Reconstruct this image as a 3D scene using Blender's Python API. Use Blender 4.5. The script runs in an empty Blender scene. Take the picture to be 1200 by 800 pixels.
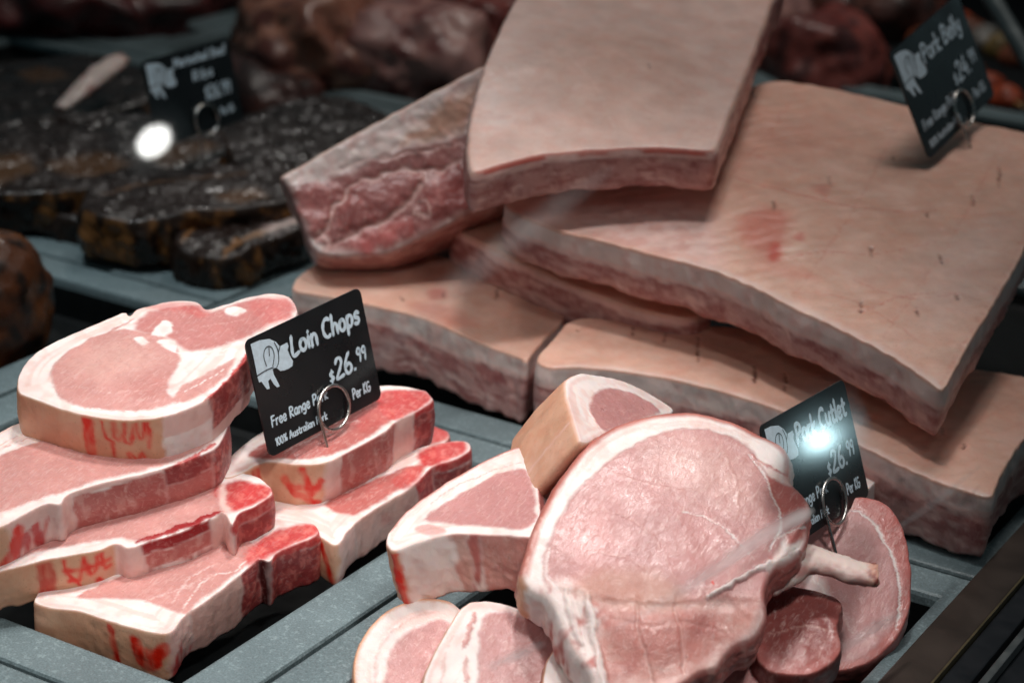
import bpy, bmesh, math, random
import numpy as np
from mathutils import Vector, Matrix
from mathutils.geometry import delaunay_2d_cdt

# ------------------------------------------------------------------ camera, world, lights, exposure
S = bpy.context.scene
COL = bpy.context.scene.collection
R = math.radians

cam_data = bpy.data.cameras.new('camera')
cam = bpy.data.objects.new('camera', cam_data); COL.objects.link(cam)
cam.matrix_world = Matrix([[0.855698, -0.222702, 0.467102, 0.619493], [0.515237, 0.282803, -0.809045, -0.852617], [0.048078, 0.932966, 0.356738, 0.573822], [0.0, 0.0, 0.0, 1.0]])
cam_data.sensor_width = 36.0
cam_data.lens = 75.0
cam_data.clip_start = 0.05
cam_data.clip_end = 60
cam_data.dof.use_dof = True
cam_data.dof.focus_distance = 1.19
cam_data.dof.aperture_fstop = 6.9
S.camera = cam

world = bpy.data.worlds.new('World'); S.world = world
world.use_nodes = True
bg = world.node_tree.nodes['Background']
bg.inputs['Color'].default_value = (0.62, 0.92, 1.0, 1)
bg.inputs['Strength'].default_value = 0.045

def spot(name, loc, to, watt, cone, blend, size, col):
    d = bpy.data.lights.new(name, 'SPOT'); d.energy = watt; d.spot_size = R(cone); d.spot_blend = blend
    d.shadow_soft_size = size; d.color = col
    o = bpy.data.objects.new(name, d); COL.objects.link(o); o.location = loc
    o.rotation_euler = (Vector(to) - Vector(loc)).to_track_quat('-Z', 'Y').to_euler()
    return o
spot('unseen_spot', (0.02, 0.16, 1.75), (0.02, 0.05, 0.05), 60, 33, 1.0, 0.09, (1.0, 0.97, 0.94))
spot('unseen_spot', (-0.45, -0.35, 1.65), (-0.12, 0.02, 0.06), 40, 26, 1.0, 0.10, (1.0, 0.96, 0.92))
spot('unseen_spot', (0.80, -0.50, 1.50), (0.06, 0.02, 0.05), 46, 25, 1.0, 0.10, (1.0, 0.96, 0.92))
spot('unseen_spot', (0.10, 0.75, 1.75), (0.05, 0.45, 0.10), 24, 40, 1.0, 0.20, (1.0, 0.91, 0.86))
spot('unseen_spot', (-1.00, 1.45, 1.30), (-0.48, 0.40, 0.02), 9, 40, 1.0, 0.05, (1.0, 0.97, 0.93))  # added back light, gives wet sparkle on the dark steaks
spot('unseen_spot', (-0.20, 1.25, 1.80), (-0.35, 1.25, 0.0), 34, 70, 1.0, 0.20, (1.0, 0.93, 0.86))  # added fill, lifts the meats at the back
spot('unseen_spot', (-0.55, 0.05, 1.70), (-0.45, 0.36, 0.0), 48, 26, 1.0, 0.10, (0.90, 0.98, 1.0))  # added cool fill for the left tray rims
spot('unseen_spot', (0.30, -1.30, 1.10), (0.00, 0.00, 0.07), 17, 23, 1.0, 0.15, (1.0, 0.96, 0.92))  # added front fill from the camera side, for the chop and cutlet sides
def glint_lamp(loc, to, size, watt, col, ratio):
    d = bpy.data.lights.new('glint_lamp', 'AREA'); d.shape = 'ELLIPSE'; d.size = size; d.size_y = size * ratio; d.energy = watt; d.color = col
    o = bpy.data.objects.new('glint_lamp', d); COL.objects.link(o); o.location = loc
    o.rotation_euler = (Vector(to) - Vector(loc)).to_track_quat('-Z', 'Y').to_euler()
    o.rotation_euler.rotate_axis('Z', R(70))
for a in [((1.6726, 2.2748, 2.0), (0.0829, -0.2174, 0.338), 0.0494, 0.241, (1, 1, 0.97), 1.9), ((4.2226, 7.3334, 1.6), (0.2348, 0.1508, 0.121), 0.0647, 1.136, (0.62, 0.93, 1), 1.0)]: glint_lamp(*a)  # second one, far off and low, is added for the cutlet card's glow

S.render.engine = 'CYCLES'
S.cycles.use_denoising = True
S.cycles.max_bounces = 8
S.cycles.transparent_max_bounces = 12
S.cycles.caustics_reflective = False
S.cycles.caustics_refractive = False
S.cycles.sample_clamp_indirect = 4
S.view_settings.view_transform = 'Standard'
S.view_settings.look = 'None'
S.view_settings.exposure = 0.15
S.view_settings.gamma = 1.0
S.view_settings.use_curve_mapping = False

# ------------------------------------------------------------------ small helpers
rnd = random.Random(7)
def tag(o, label=None, cat=None, group=None, kind=None):
    if label: o['label'] = label
    if cat: o['category'] = cat
    if group: o['group'] = group
    if kind: o['kind'] = kind
    return o
def empty(name, loc=(0, 0, 0), label=None, cat=None, group=None):
    o = bpy.data.objects.new(name, None); COL.objects.link(o); o.location = loc
    o.empty_display_size = 0.02
    return tag(o, label, cat, group)
def link(name, me, mat=None, parent=None):
    o = bpy.data.objects.new(name, me); COL.objects.link(o)
    if mat is not None: me.materials.append(mat)
    if parent is not None: o.parent = parent
    return o
def bm_obj(name, bm, mat=None, parent=None, smooth=False):
    me = bpy.data.meshes.new(name); bmesh.ops.recalc_face_normals(bm, faces=bm.faces); bm.to_mesh(me); bm.free()
    if smooth:
        for p in me.polygons: p.use_smooth = True
    return link(name, me, mat, parent)
def lin(c):
    c = np.asarray(c, float) / 255.0
    return np.where(c <= 0.04045, c / 12.92, ((c + 0.055) / 1.055) ** 2.4)

# ------------------------------------------------------------------ numpy noise
def _hash(i, j, k):
    h = (i * 374761393 + j * 668265263 + k * 2147483647 + 144665) & 0xFFFFFFFF
    h = ((h ^ (h >> 13)) * 1274126177) & 0xFFFFFFFF
    h = ((h ^ (h >> 16)) * 2246822519) & 0xFFFFFFFF
    return ((h ^ (h >> 15)) & 0xFFFFFF) / float(0xFFFFFF)
def vnoise(p):
    b = np.floor(p).astype(np.int64); f = p - b; f = f * f * (3 - 2 * f)
    o = 0
    for a in (0, 1):
        for c in (0, 1):
            for d in (0, 1):
                w = (f[:, 0] if a else 1 - f[:, 0]) * (f[:, 1] if c else 1 - f[:, 1]) * (f[:, 2] if d else 1 - f[:, 2])
                o = o + w * _hash(b[:, 0] + a, b[:, 1] + c, b[:, 2] + d)
    return o * 2 - 1
def fbm(p, size, oct=3, seed=0):
    p = np.asarray(p, float) / size + seed * 17.31
    t = 0; a = 1.0; s = 0
    for _ in range(oct):
        t = t + a * vnoise(p); s += a; a *= 0.5; p = p * 2.03 + 5.7
    return t / s
def sstep(a, b, x):
    t = np.clip((x - a) / (b - a + 1e-9), 0, 1); return t * t * (3 - 2 * t)

# ------------------------------------------------------------------ 2D curve tools
def spline(pts, ds, closed=True, tension=0.5):
    P = np.asarray(pts, float); n = len(P); out = []
    for i in range(n if closed else n - 1):
        p0 = P[(i - 1) % n] if closed or i > 0 else P[i]
        p1 = P[i]; p2 = P[(i + 1) % n]
        p3 = P[(i + 2) % n] if closed or i + 2 < n else p2
        # centripetal-like limit on the tangents
        L = np.linalg.norm(p2 - p1) + 1e-9
        m1 = (p2 - p0) * tension; m2 = (p3 - p1) * tension
        for m in (m1, m2):
            l = np.linalg.norm(m)
            if l > L: m *= L / l
        k = max(1, int(round(L / ds)))
        t = (np.arange(k) / k)[:, None]
        out.append((2*t**3 - 3*t**2 + 1) * p1 + (t**3 - 2*t**2 + t) * m1 + (-2*t**3 + 3*t**2) * p2 + (t**3 - t**2) * m2)
    if not closed: out.append(P[-1:])
    return np.concatenate(out)
def seg_dist(Q, P, closed):
    """distance of points Q to polyline P, index of nearest segment, and inside test when closed"""
    A = P; B = np.roll(P, -1, 0)
    if not closed: A, B = P[:-1], P[1:]
    best = np.full(len(Q), 1e18); idx = np.zeros(len(Q), int); ins = np.zeros(len(Q), bool)
    par = np.zeros(len(Q))
    step = max(1, 4_000_000 // max(1, len(A)))
    for s in range(0, len(Q), step):
        q = Q[s:s+step]
        d = B - A; L2 = (d ** 2).sum(1) + 1e-12
        t = ((q[:, None, 0] - A[:, 0]) * d[:, 0] + (q[:, None, 1] - A[:, 1]) * d[:, 1]) / L2
        t = np.clip(t, 0, 1)
        ex = A[:, 0] + t * d[:, 0] - q[:, None, 0]; ey = A[:, 1] + t * d[:, 1] - q[:, None, 1]
        D = ex * ex + ey * ey
        k = D.argmin(1); ar = np.arange(len(q))
        best[s:s+step] = np.sqrt(D[ar, k]); idx[s:s+step] = k; par[s:s+step] = t[ar, k]
        if closed:
            c = (A[:, 1] > q[:, None, 1]) != (B[:, 1] > q[:, None, 1])
            xi = A[:, 0] + (q[:, None, 1] - A[:, 1]) * d[:, 0] / np.where(np.abs(d[:, 1]) < 1e-12, 1e-12, d[:, 1])
            ins[s:s+step] = ((c & (q[:, None, 0] < xi)).sum(1) % 2) == 1
    return best, idx, par, ins
def tri_fill(ring, inner):
    """triangles of the region inside ring with the extra points; ring keeps indices 0..n-1"""
    n = len(ring)
    pts = np.concatenate([ring, inner]) if len(inner) else ring
    v, e, f, ov, oe, of = delaunay_2d_cdt([Vector((float(a), float(b))) for a, b in pts], [(i, (i + 1) % n) for i in range(n)], [], 1, 1e-7)
    m = [o[0] if o else -1 for o in ov]
    return [tuple(m[i] for i in t) for t in f if all(m[i] >= 0 for i in t)]

# ------------------------------------------------------------------ palette (surface colours of meat, fat, rind)
PAL = {k: lin(v) for k, v in dict(
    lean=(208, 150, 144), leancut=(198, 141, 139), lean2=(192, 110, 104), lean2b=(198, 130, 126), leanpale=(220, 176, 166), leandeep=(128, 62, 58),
    leanpeach=(212, 148, 138), red=(198, 66, 66), redline=(160, 26, 30), bonered=(156, 62, 62), fat=(243, 228, 224),
    fatpink=(235, 196, 188), rind=(224, 172, 140), rindtan=(220, 170, 142), rindpink=(190, 116, 106),
    rindbelly=(224, 180, 161), rindsmooth=(216, 184, 174), fatbelly=(230, 208, 202), belllean=(160, 98, 94),
    slit=(104, 50, 38), stain=(200, 84, 70), tan=(196, 140, 110), ink=(228, 36, 12), ink2=(204, 70, 50), dark=(70, 14, 14),
    glaze=(34, 22, 18), glaze2=(34, 22, 16), glazefat=(120, 80, 44), bone=(222, 190, 170)).items()}
def colour(name, P, sd):
    """(n,3) colour of a palette entry at points P in mm; two-tone entries mix streaks of fat and lean"""
    n = len(P)
    if name in ('red', 'bonered'):
        a = PAL[name]; k = sstep(-.1, .45, fbm(P, 2.6, 3, sd + 7) + .4 * fbm(P, 8, 2, sd + 8))[:, None]; q = sstep(.1, .5, fbm(P, 5, 3, sd + 9))[:, None]
        c = a * (1 - .55 * k) + lin((226, 132, 122)) * .55 * k
        return c * (1 - .45 * q) + a * .35 * q
    if name == 'bellmix':
        Q = P * np.array([.3, .3, 1])
        k = sstep(-.15, .25, fbm(Q, 3.4, 3, sd + 3))[:, None]; q = sstep(.12, .4, fbm(Q, 4.5, 3, sd + 4))[:, None]; z = sstep(.15, .45, fbm(P, 9, 3, sd + 5))[:, None]
        c = lin((202, 152, 146)) * (1 - k) + lin((176, 112, 108)) * k
        c = c * (1 - .75 * q) + PAL['fatpink'] * .75 * q
        return c * (1 - .6 * z) + lin((154, 78, 78)) * .6 * z
    if name in ('sidelean', 'sidepale', 'sidepeach'):
        Q = P * np.array([1, 1, .35])
        a = {'sidelean': PAL['lean2'], 'sidepale': PAL['leanpale'], 'sidepeach': PAL['leanpeach']}[name]
        k = sstep(.05, .35, fbm(Q, 4.0, 3, sd + 3))[:, None]; q = sstep(.0, .4, fbm(P, 12, 3, sd + 4))[:, None]; w = (1 - sstep(0, .07, np.abs(fbm(P, 13, 3, sd + 5))))[:, None]
        c = a * (1 - .45 * k) + PAL['leanpale'] * .45 * k
        c = c * (1 - .4 * q) + lin((176, 84, 82)) * .4 * q
        w = w * sstep(-.1, .3, fbm(P, 18, 2, sd + 6))[:, None]
        return c * (1 - .5 * w) + PAL['fatpink'] * .5 * w
    if name in ('fat', 'fatpink', 'fatbelly'):
        k = sstep(.0, .5, fbm(P, 7, 3, sd + 13))[:, None] * .5
        return PAL[name] * (1 - k) + (lin((232, 196, 188)) if name == 'fat' else lin((220, 168, 160))) * k
    if name == 'glazemix':
        k = sstep(.02, .38, fbm(P * np.array([1, 1, .3]), 11, 3, sd + 3))[:, None]
        return PAL['glaze2'] * (1 - k) + PAL['glazefat'] * k
    if name in ('fatlean', 'redfat'):
        P = P * np.array([1, 1, .4])
        a, b = (PAL['fat'], PAL['lean2']) if name == 'fatlean' else (PAL['fatpink'], PAL['red'])
        k = sstep(-0.22, 0.30, fbm(P, 9.0, 3, sd + 3) + 0.35 * fbm(P, 3.0, 2, sd + 4))[:, None]
        return a * (1 - k) + b * k
    return np.repeat(PAL[name][None], n, 0)

# ------------------------------------------------------------------ materials
def nodes_of(name):
    m = bpy.data.materials.new(name); m.use_nodes = True
    nt = m.node_tree; p = nt.nodes['Principled BSDF']
    return m, nt, p
def N(nt, t, **kw):
    n = nt.nodes.new(t)
    for k, v in kw.items():
        if k.startswith('i_'): n.inputs[k[2:].replace('_', ' ')].default_value = v
        else: setattr(n, k, v)
    return n
def mixc(nt, fac, a, b, blend='MIX'):
    n = nt.nodes.new('ShaderNodeMix'); n.data_type = 'RGBA'; n.blend_type = blend
    for s, v in ((n.inputs[0], fac), (n.inputs[6], a), (n.inputs[7], b)):
        if hasattr(v, 'is_output'): nt.links.new(v, s)
        else: s.default_value = v if not isinstance(v, tuple) or len(v) == 4 else (*v, 1)
    return n.outputs[2]
def maprange(nt, v, a, b, c, d):
    n = nt.nodes.new('ShaderNodeMapRange'); nt.links.new(v, n.inputs[0])
    for i, x in zip((1, 2, 3, 4), (a, b, c, d)): n.inputs[i].default_value = x
    return n.outputs[0]
def math_(nt, op, a, b=None):
    n = nt.nodes.new('ShaderNodeMath'); n.operation = op
    for i, x in enumerate((a, b)):
        if x is None: continue
        if hasattr(x, 'is_output'): nt.links.new(x, n.inputs[i])
        else: n.inputs[i].default_value = x
    return n.outputs[0]
def noise(nt, co, scale, detail=3, rough=.55, dist=0):
    n = N(nt, 'ShaderNodeTexNoise'); n.inputs['Scale'].default_value = scale; n.inputs['Detail'].default_value = detail
    n.inputs['Roughness'].default_value = rough; n.inputs['Distortion'].default_value = dist
    nt.links.new(co, n.inputs['Vector']); return n.outputs['Fac']
def meat_material(name, fat_rough=.46, lean_rough=.36, sss=.2, coat=.14, bump=.65, marble=.45, spec=.5, n2lean=.35, bdist=.00055, b2dist=.00045, wet=False, n2fat=.5):
    m, nt, p = nodes_of(name); L = nt.links.new
    tc = N(nt, 'ShaderNodeTexCoord'); co = tc.outputs['Object']
    ac = N(nt, 'ShaderNodeAttribute', attribute_name='col'); al = N(nt, 'ShaderNodeAttribute', attribute_name='lean')
    lean = al.outputs['Fac']
    n1 = noise(nt, co, 45, 3); n2 = noise(nt, co, 260, 3, .6, .6); n3 = noise(nt, co, 1100, 2, .6)
    # muscle fibre: noise stretched along one direction
    mp = N(nt, 'ShaderNodeMapping'); mp.inputs['Scale'].default_value = (1.0, .28, .6); mp.inputs['Rotation'].default_value = (.3, .4, .9)
    L(co, mp.inputs['Vector'])
    nf = noise(nt, mp.outputs[0], 520, 3, .6, .8)
    c = mixc(nt, 1.0, ac.outputs['Color'], maprange(nt, n1, .3, .7, .90, 1.08), 'MULTIPLY')
    dk = math_(nt, 'MULTIPLY', maprange(nt, n2, .45, .68, 0, .28), lean)
    c = mixc(nt, dk, c, mixc(nt, 1.0, c, (.72, .5, .48), 'MULTIPLY'))
    mb = math_(nt, 'MULTIPLY', maprange(nt, nf, .52, .72, 0, marble), lean)
    c = mixc(nt, mb, c, (.74, .50, .46))
    sk = N(nt, 'ShaderNodeAttribute', attribute_name='skin').outputs['Fac']
    s1 = noise(nt, co, 70, 5, .7, .4); s2 = noise(nt, co, 22, 3)
    c = mixc(nt, math_(nt, 'MULTIPLY', sk, maprange(nt, s1, .42, .66, 0, .45)), c, mixc(nt, 1.0, c, (.97, .68, .60), 'MULTIPLY'))
    c = mixc(nt, math_(nt, 'MULTIPLY', sk, maprange(nt, s2, .50, .72, 0, .5)), c, mixc(nt, .5, c, (.78, .62, .56)))
    vo = N(nt, 'ShaderNodeTexVoronoi'); vo.inputs['Scale'].default_value = 330; L(co, vo.inputs['Vector'])
    c = mixc(nt, math_(nt, 'MULTIPLY', sk, maprange(nt, vo.outputs['Distance'], .10, .22, .22, 0)), c, (.30, .16, .10))
    L(c, p.inputs['Base Color'])
    rr = math_(nt, 'ADD', maprange(nt, lean, 0, 1, fat_rough, lean_rough), maprange(nt, n2, .3, .7, -.09, .09))
    if wet: rr = maprange(nt, noise(nt, co, 55, 3, .6), .42, .66, .46, .17)
    L(rr, p.inputs['Roughness'])
    hh = math_(nt, 'ADD', math_(nt, 'MULTIPLY', n2, maprange(nt, lean, 0, 1, n2fat, n2lean)), math_(nt, 'MULTIPLY', nf, maprange(nt, lean, 0, 1, .12, .8)))
    b1 = N(nt, 'ShaderNodeBump'); b1.inputs['Strength'].default_value = bump; b1.inputs['Distance'].default_value = bdist
    L(hh, b1.inputs['Height'])
    b2 = N(nt, 'ShaderNodeBump'); b2.inputs['Strength'].default_value = bump * .5; b2.inputs['Distance'].default_value = b2dist
    L(n3, b2.inputs['Height']); L(b1.outputs[0], b2.inputs['Normal'])
    L(b2.outputs[0], p.inputs['Normal'])
    p.inputs['Subsurface Weight'].default_value = sss
    p.inputs['Subsurface Radius'].default_value = (1.0, .38, .22); p.inputs['Subsurface Scale'].default_value = .003
    cw = noise(nt, co, 38, 3, .6)
    L(math_(nt, 'MULTIPLY', maprange(nt, lean, 0, 1, .5, 1.0), maprange(nt, cw, .40, .66, coat * .3, coat * 3.2)), p.inputs['Coat Weight']); p.inputs['Coat Roughness'].default_value = .12
    L(b2.outputs[0], p.inputs['Coat Normal'])
    p.inputs['Specular IOR Level'].default_value = spec
    return m
MAT = {'meat': meat_material('pork'), 'glazed': meat_material('glaze', .13, .13, 0, .08, 1.0, 0.0, spec=.35, n2lean=.22, bdist=.0007, b2dist=.0002, wet=True, n2fat=.15)}
def simple(name, col, rough=.5, metal=0, bump=None, var=.12, scale=60, spec=.5, coat=0):
    m, nt, p = nodes_of(name); L = nt.links.new
    tc = N(nt, 'ShaderNodeTexCoord'); co = tc.outputs['Object']
    n1 = noise(nt, co, scale, 4)
    L(mixc(nt, 1.0, (*col, 1), maprange(nt, n1, .3, .7, 1 - var, 1 + var), 'MULTIPLY'), p.inputs['Base Color'])
    L(maprange(nt, n1, .3, .7, rough - .06, rough + .06), p.inputs['Roughness'])
    p.inputs['Metallic'].default_value = metal; p.inputs['Specular IOR Level'].default_value = spec
    p.inputs['Coat Weight'].default_value = coat
    if bump:
        b = N(nt, 'ShaderNodeBump'); b.inputs['Strength'].default_value = bump[0]; b.inputs['Distance'].default_value = bump[1]
        L(noise(nt, co, bump[2], 3), b.inputs['Height']); L(b.outputs[0], p.inputs['Normal'])
    return m
def stone_material():
    m, nt, p = nodes_of('grey_stone'); L = nt.links.new
    tc = N(nt, 'ShaderNodeTexCoord'); co = tc.outputs['Object']
    n1 = noise(nt, co, 900, 2, .7); n2 = noise(nt, co, 14, 4); n3 = noise(nt, co, 380, 2, .6)
    c = mixc(nt, maprange(nt, n1, .30, .72, 0, 1), (.095, .132, .142, 1), (.190, .255, .275, 1))
    c = mixc(nt, maprange(nt, n3, .56, .68, 0, .35), c, (.36, .46, .48, 1))
    c = mixc(nt, 1.0, c, maprange(nt, n2, .3, .7, .78, 1.18), 'MULTIPLY')
    L(c, p.inputs['Base Color']); L(maprange(nt, n2, .3, .7, .36, .56), p.inputs['Roughness'])
    b = N(nt, 'ShaderNodeBump'); b.inputs['Strength'].default_value = .35; b.inputs['Distance'].default_value = .0006
    L(n1, b.inputs['Height']); L(b.outputs[0], p.inputs['Normal'])
    return m
M_STONE = stone_material()
M_BASIN = simple('dark_tray_lining', (.0035, .0045, .005), .6, var=.3, spec=.2)
M_DECK = simple('black_deck', (.012, .012, .013), .6)
M_CARD = simple('black_card', (.010, .012, .014), .30, var=.25, scale=40, bump=(.12, .0003, 500))
M_INK = simple('white_marker', (.66, .80, .90), .6, var=.10, scale=300)
M_INKDARK = simple('black_print', (.010, .012, .014), .5)
M_WIRE = simple('steel_wire', (.62, .60, .57), .28, 1.0, var=.1)
M_WOOD = simple('brown_bronze_strip', (.038, .026, .020), .42, var=.35, scale=25, bump=(.2, .0004, 180))
M_BLACK = simple('black_profile', (.010, .011, .014), .36, var=.2)
M_TRIM = simple('brass_edge', (.20, .16, .09), .4, .8)
M_STEEL = simple('brushed_steel', (.32, .34, .34), .35, .9)

# ------------------------------------------------------------------ the setting of the display case
def box_bm(bm, x0, x1, y0, y1, z0, z1, bev=0):
    r = bmesh.ops.create_cube(bm, size=1)
    for v in r['verts']:
        v.co = Vector(((x0 + x1) / 2 + v.co.x * (x1 - x0), (y0 + y1) / 2 + v.co.y * (y1 - y0), (z0 + z1) / 2 + v.co.z * (z1 - z0)))
    if bev:
        es = list({e for v in r['verts'] for e in v.link_edges})
        bmesh.ops.bevel(bm, geom=es, offset=bev, segments=2, affect='EDGES', profile=.6)
bm = bmesh.new(); box_bm(bm, -2.6, .30, -1.2, 3.2, -.14, -.10)
tag(bm_obj('case_floor', bm, M_DECK), 'black floor of the display case under the trays', kind='structure')
bm = bmesh.new(); box_bm(bm, -2.6, 1.2, 3.2, 3.24, -.14, 1.2)
tag(bm_obj('case_wall', bm, M_DECK), 'black back wall of the display case', kind='structure')

def tray(x0, x1, y0, y1, label, w=.034, depth=.062, wr=None):
    wr = wr or w
    t = empty('food_tray', ((x0 + x1) / 2, (y0 + y1) / 2, -depth), label, 'tray', 'grey trays set side by side in the case')
    cx, cy = t.location.x, t.location.y
    X0, X1, Y0, Y1 = x0 - cx, x1 - cx, y0 - cy, y1 - cy
    zt = depth
    # rim: closed ring profile swept round a rectangle, with softened edges, then the inner walls and floor
    def ringpts(o, z): return [(X0 + o, Y0 + o, z), (X1 - o, Y0 + o, z), (X1 - o, Y1 - o, z), (X0 + o, Y1 - o, z)]
    prof = [(0.0005, zt - .014), (0, zt - .0022), (.0007, zt - .0006), (.0022, zt), (w - .0030, zt), (w - .0010, zt - .0008), (w, zt - .003), (w + .0015, zt - .014)]
    bm = bmesh.new()
    R_ = [[bm.verts.new(p) for p in ringpts(o, z)] for o, z in prof]
    for a, b in zip(R_, R_[1:]):
        for i in range(4): bm.faces.new((a[i], a[(i + 1) % 4], b[(i + 1) % 4], b[i]))
    a, b = R_[-1], R_[0]
    for i in range(4): bm.faces.new((a[i], a[(i + 1) % 4], b[(i + 1) % 4], b[i]))
    bm_obj('rim', bm, M_STONE, t)
    bm = bmesh.new()
    prof = [(w + .0008, zt - .0075), (w + .0045, .004), (w + .009, .0)]
    R_ = [[bm.verts.new(p) for p in ringpts(o, z)] for o, z in prof]
    for a, b in zip(R_, R_[1:]):
        for i in range(4): bm.faces.new((a[i], a[(i + 1) % 4], b[(i + 1) % 4], b[i]))
    bm.faces.new(R_[-1])
    o = bm_obj('basin', bm, M_BASIN, t)
    sm = o.modifiers.new('wall', 'SOLIDIFY'); sm.thickness = .0015
    return t
tray(-.3555, .0215, -.1225, .2790, 'grey speckled tray holding the loin chops', depth=.030)
tray(.0255, .3150, -.1225, .2790, 'grey speckled tray holding the pork cutlets', depth=.036, w=.033)
tray(-.3555, .3150, .2830, .8600, 'grey tray under the pork belly slabs', depth=.020)
tray(-1.12, -.3595, .3840, .9580, 'grey tray holding the dark marinated steaks', depth=.024)
tray(-.78, -.3595, -.1225, .3800, 'grey tray at the left edge holding the brown roast', depth=.034)
tray(-.3555, .0215, -.60, -.1265, 'grey tray rim nearest the viewer at the bottom left')
tray(.0255, .3150, -.60, -.1265, 'grey tray nearest the viewer below the cutlet pile')
tray(-1.75, -.9620, .9640, 1.60, 'grey tray at the far left back with dark red meat', depth=.034)
tray(-.9580, -.3600, .9640, 1.60, 'grey tray at the back middle with brown roasts', depth=.034)
tray(-.3560, .3150, .8660, 1.40, 'grey tray behind the pork belly with skewers', depth=.034)

# counter rail along the customer's side
t = empty('counter_rail', (.30, .6, -.02), 'dark bronze and black rail the glass front stands in along the trays', 'rail')
def railbox(name, x0, x1, z0, z1, mat, bev=.001):
    bm = bmesh.new(); box_bm(bm, x0 - .30, x1 - .30, -1.4, 1.6, z0 + .02, z1 + .02, bev); return bm_obj(name, bm, mat, t)
railbox('bronze_strip', .2935, .3175, .0006, .0052, M_WOOD)
railbox('brass_edge', .3178, .3192, -.006, .0062, M_TRIM, .0003)
railbox('glass_channel', .3195, .334, -.03, .0025, M_BLACK)
railbox('outer_profile', .3345, .420, -.06, -.006, M_BLACK, .003)
railbox('inner_lip', .3364, .341, -.0055, .001, M_STEEL, .0006)

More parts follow.
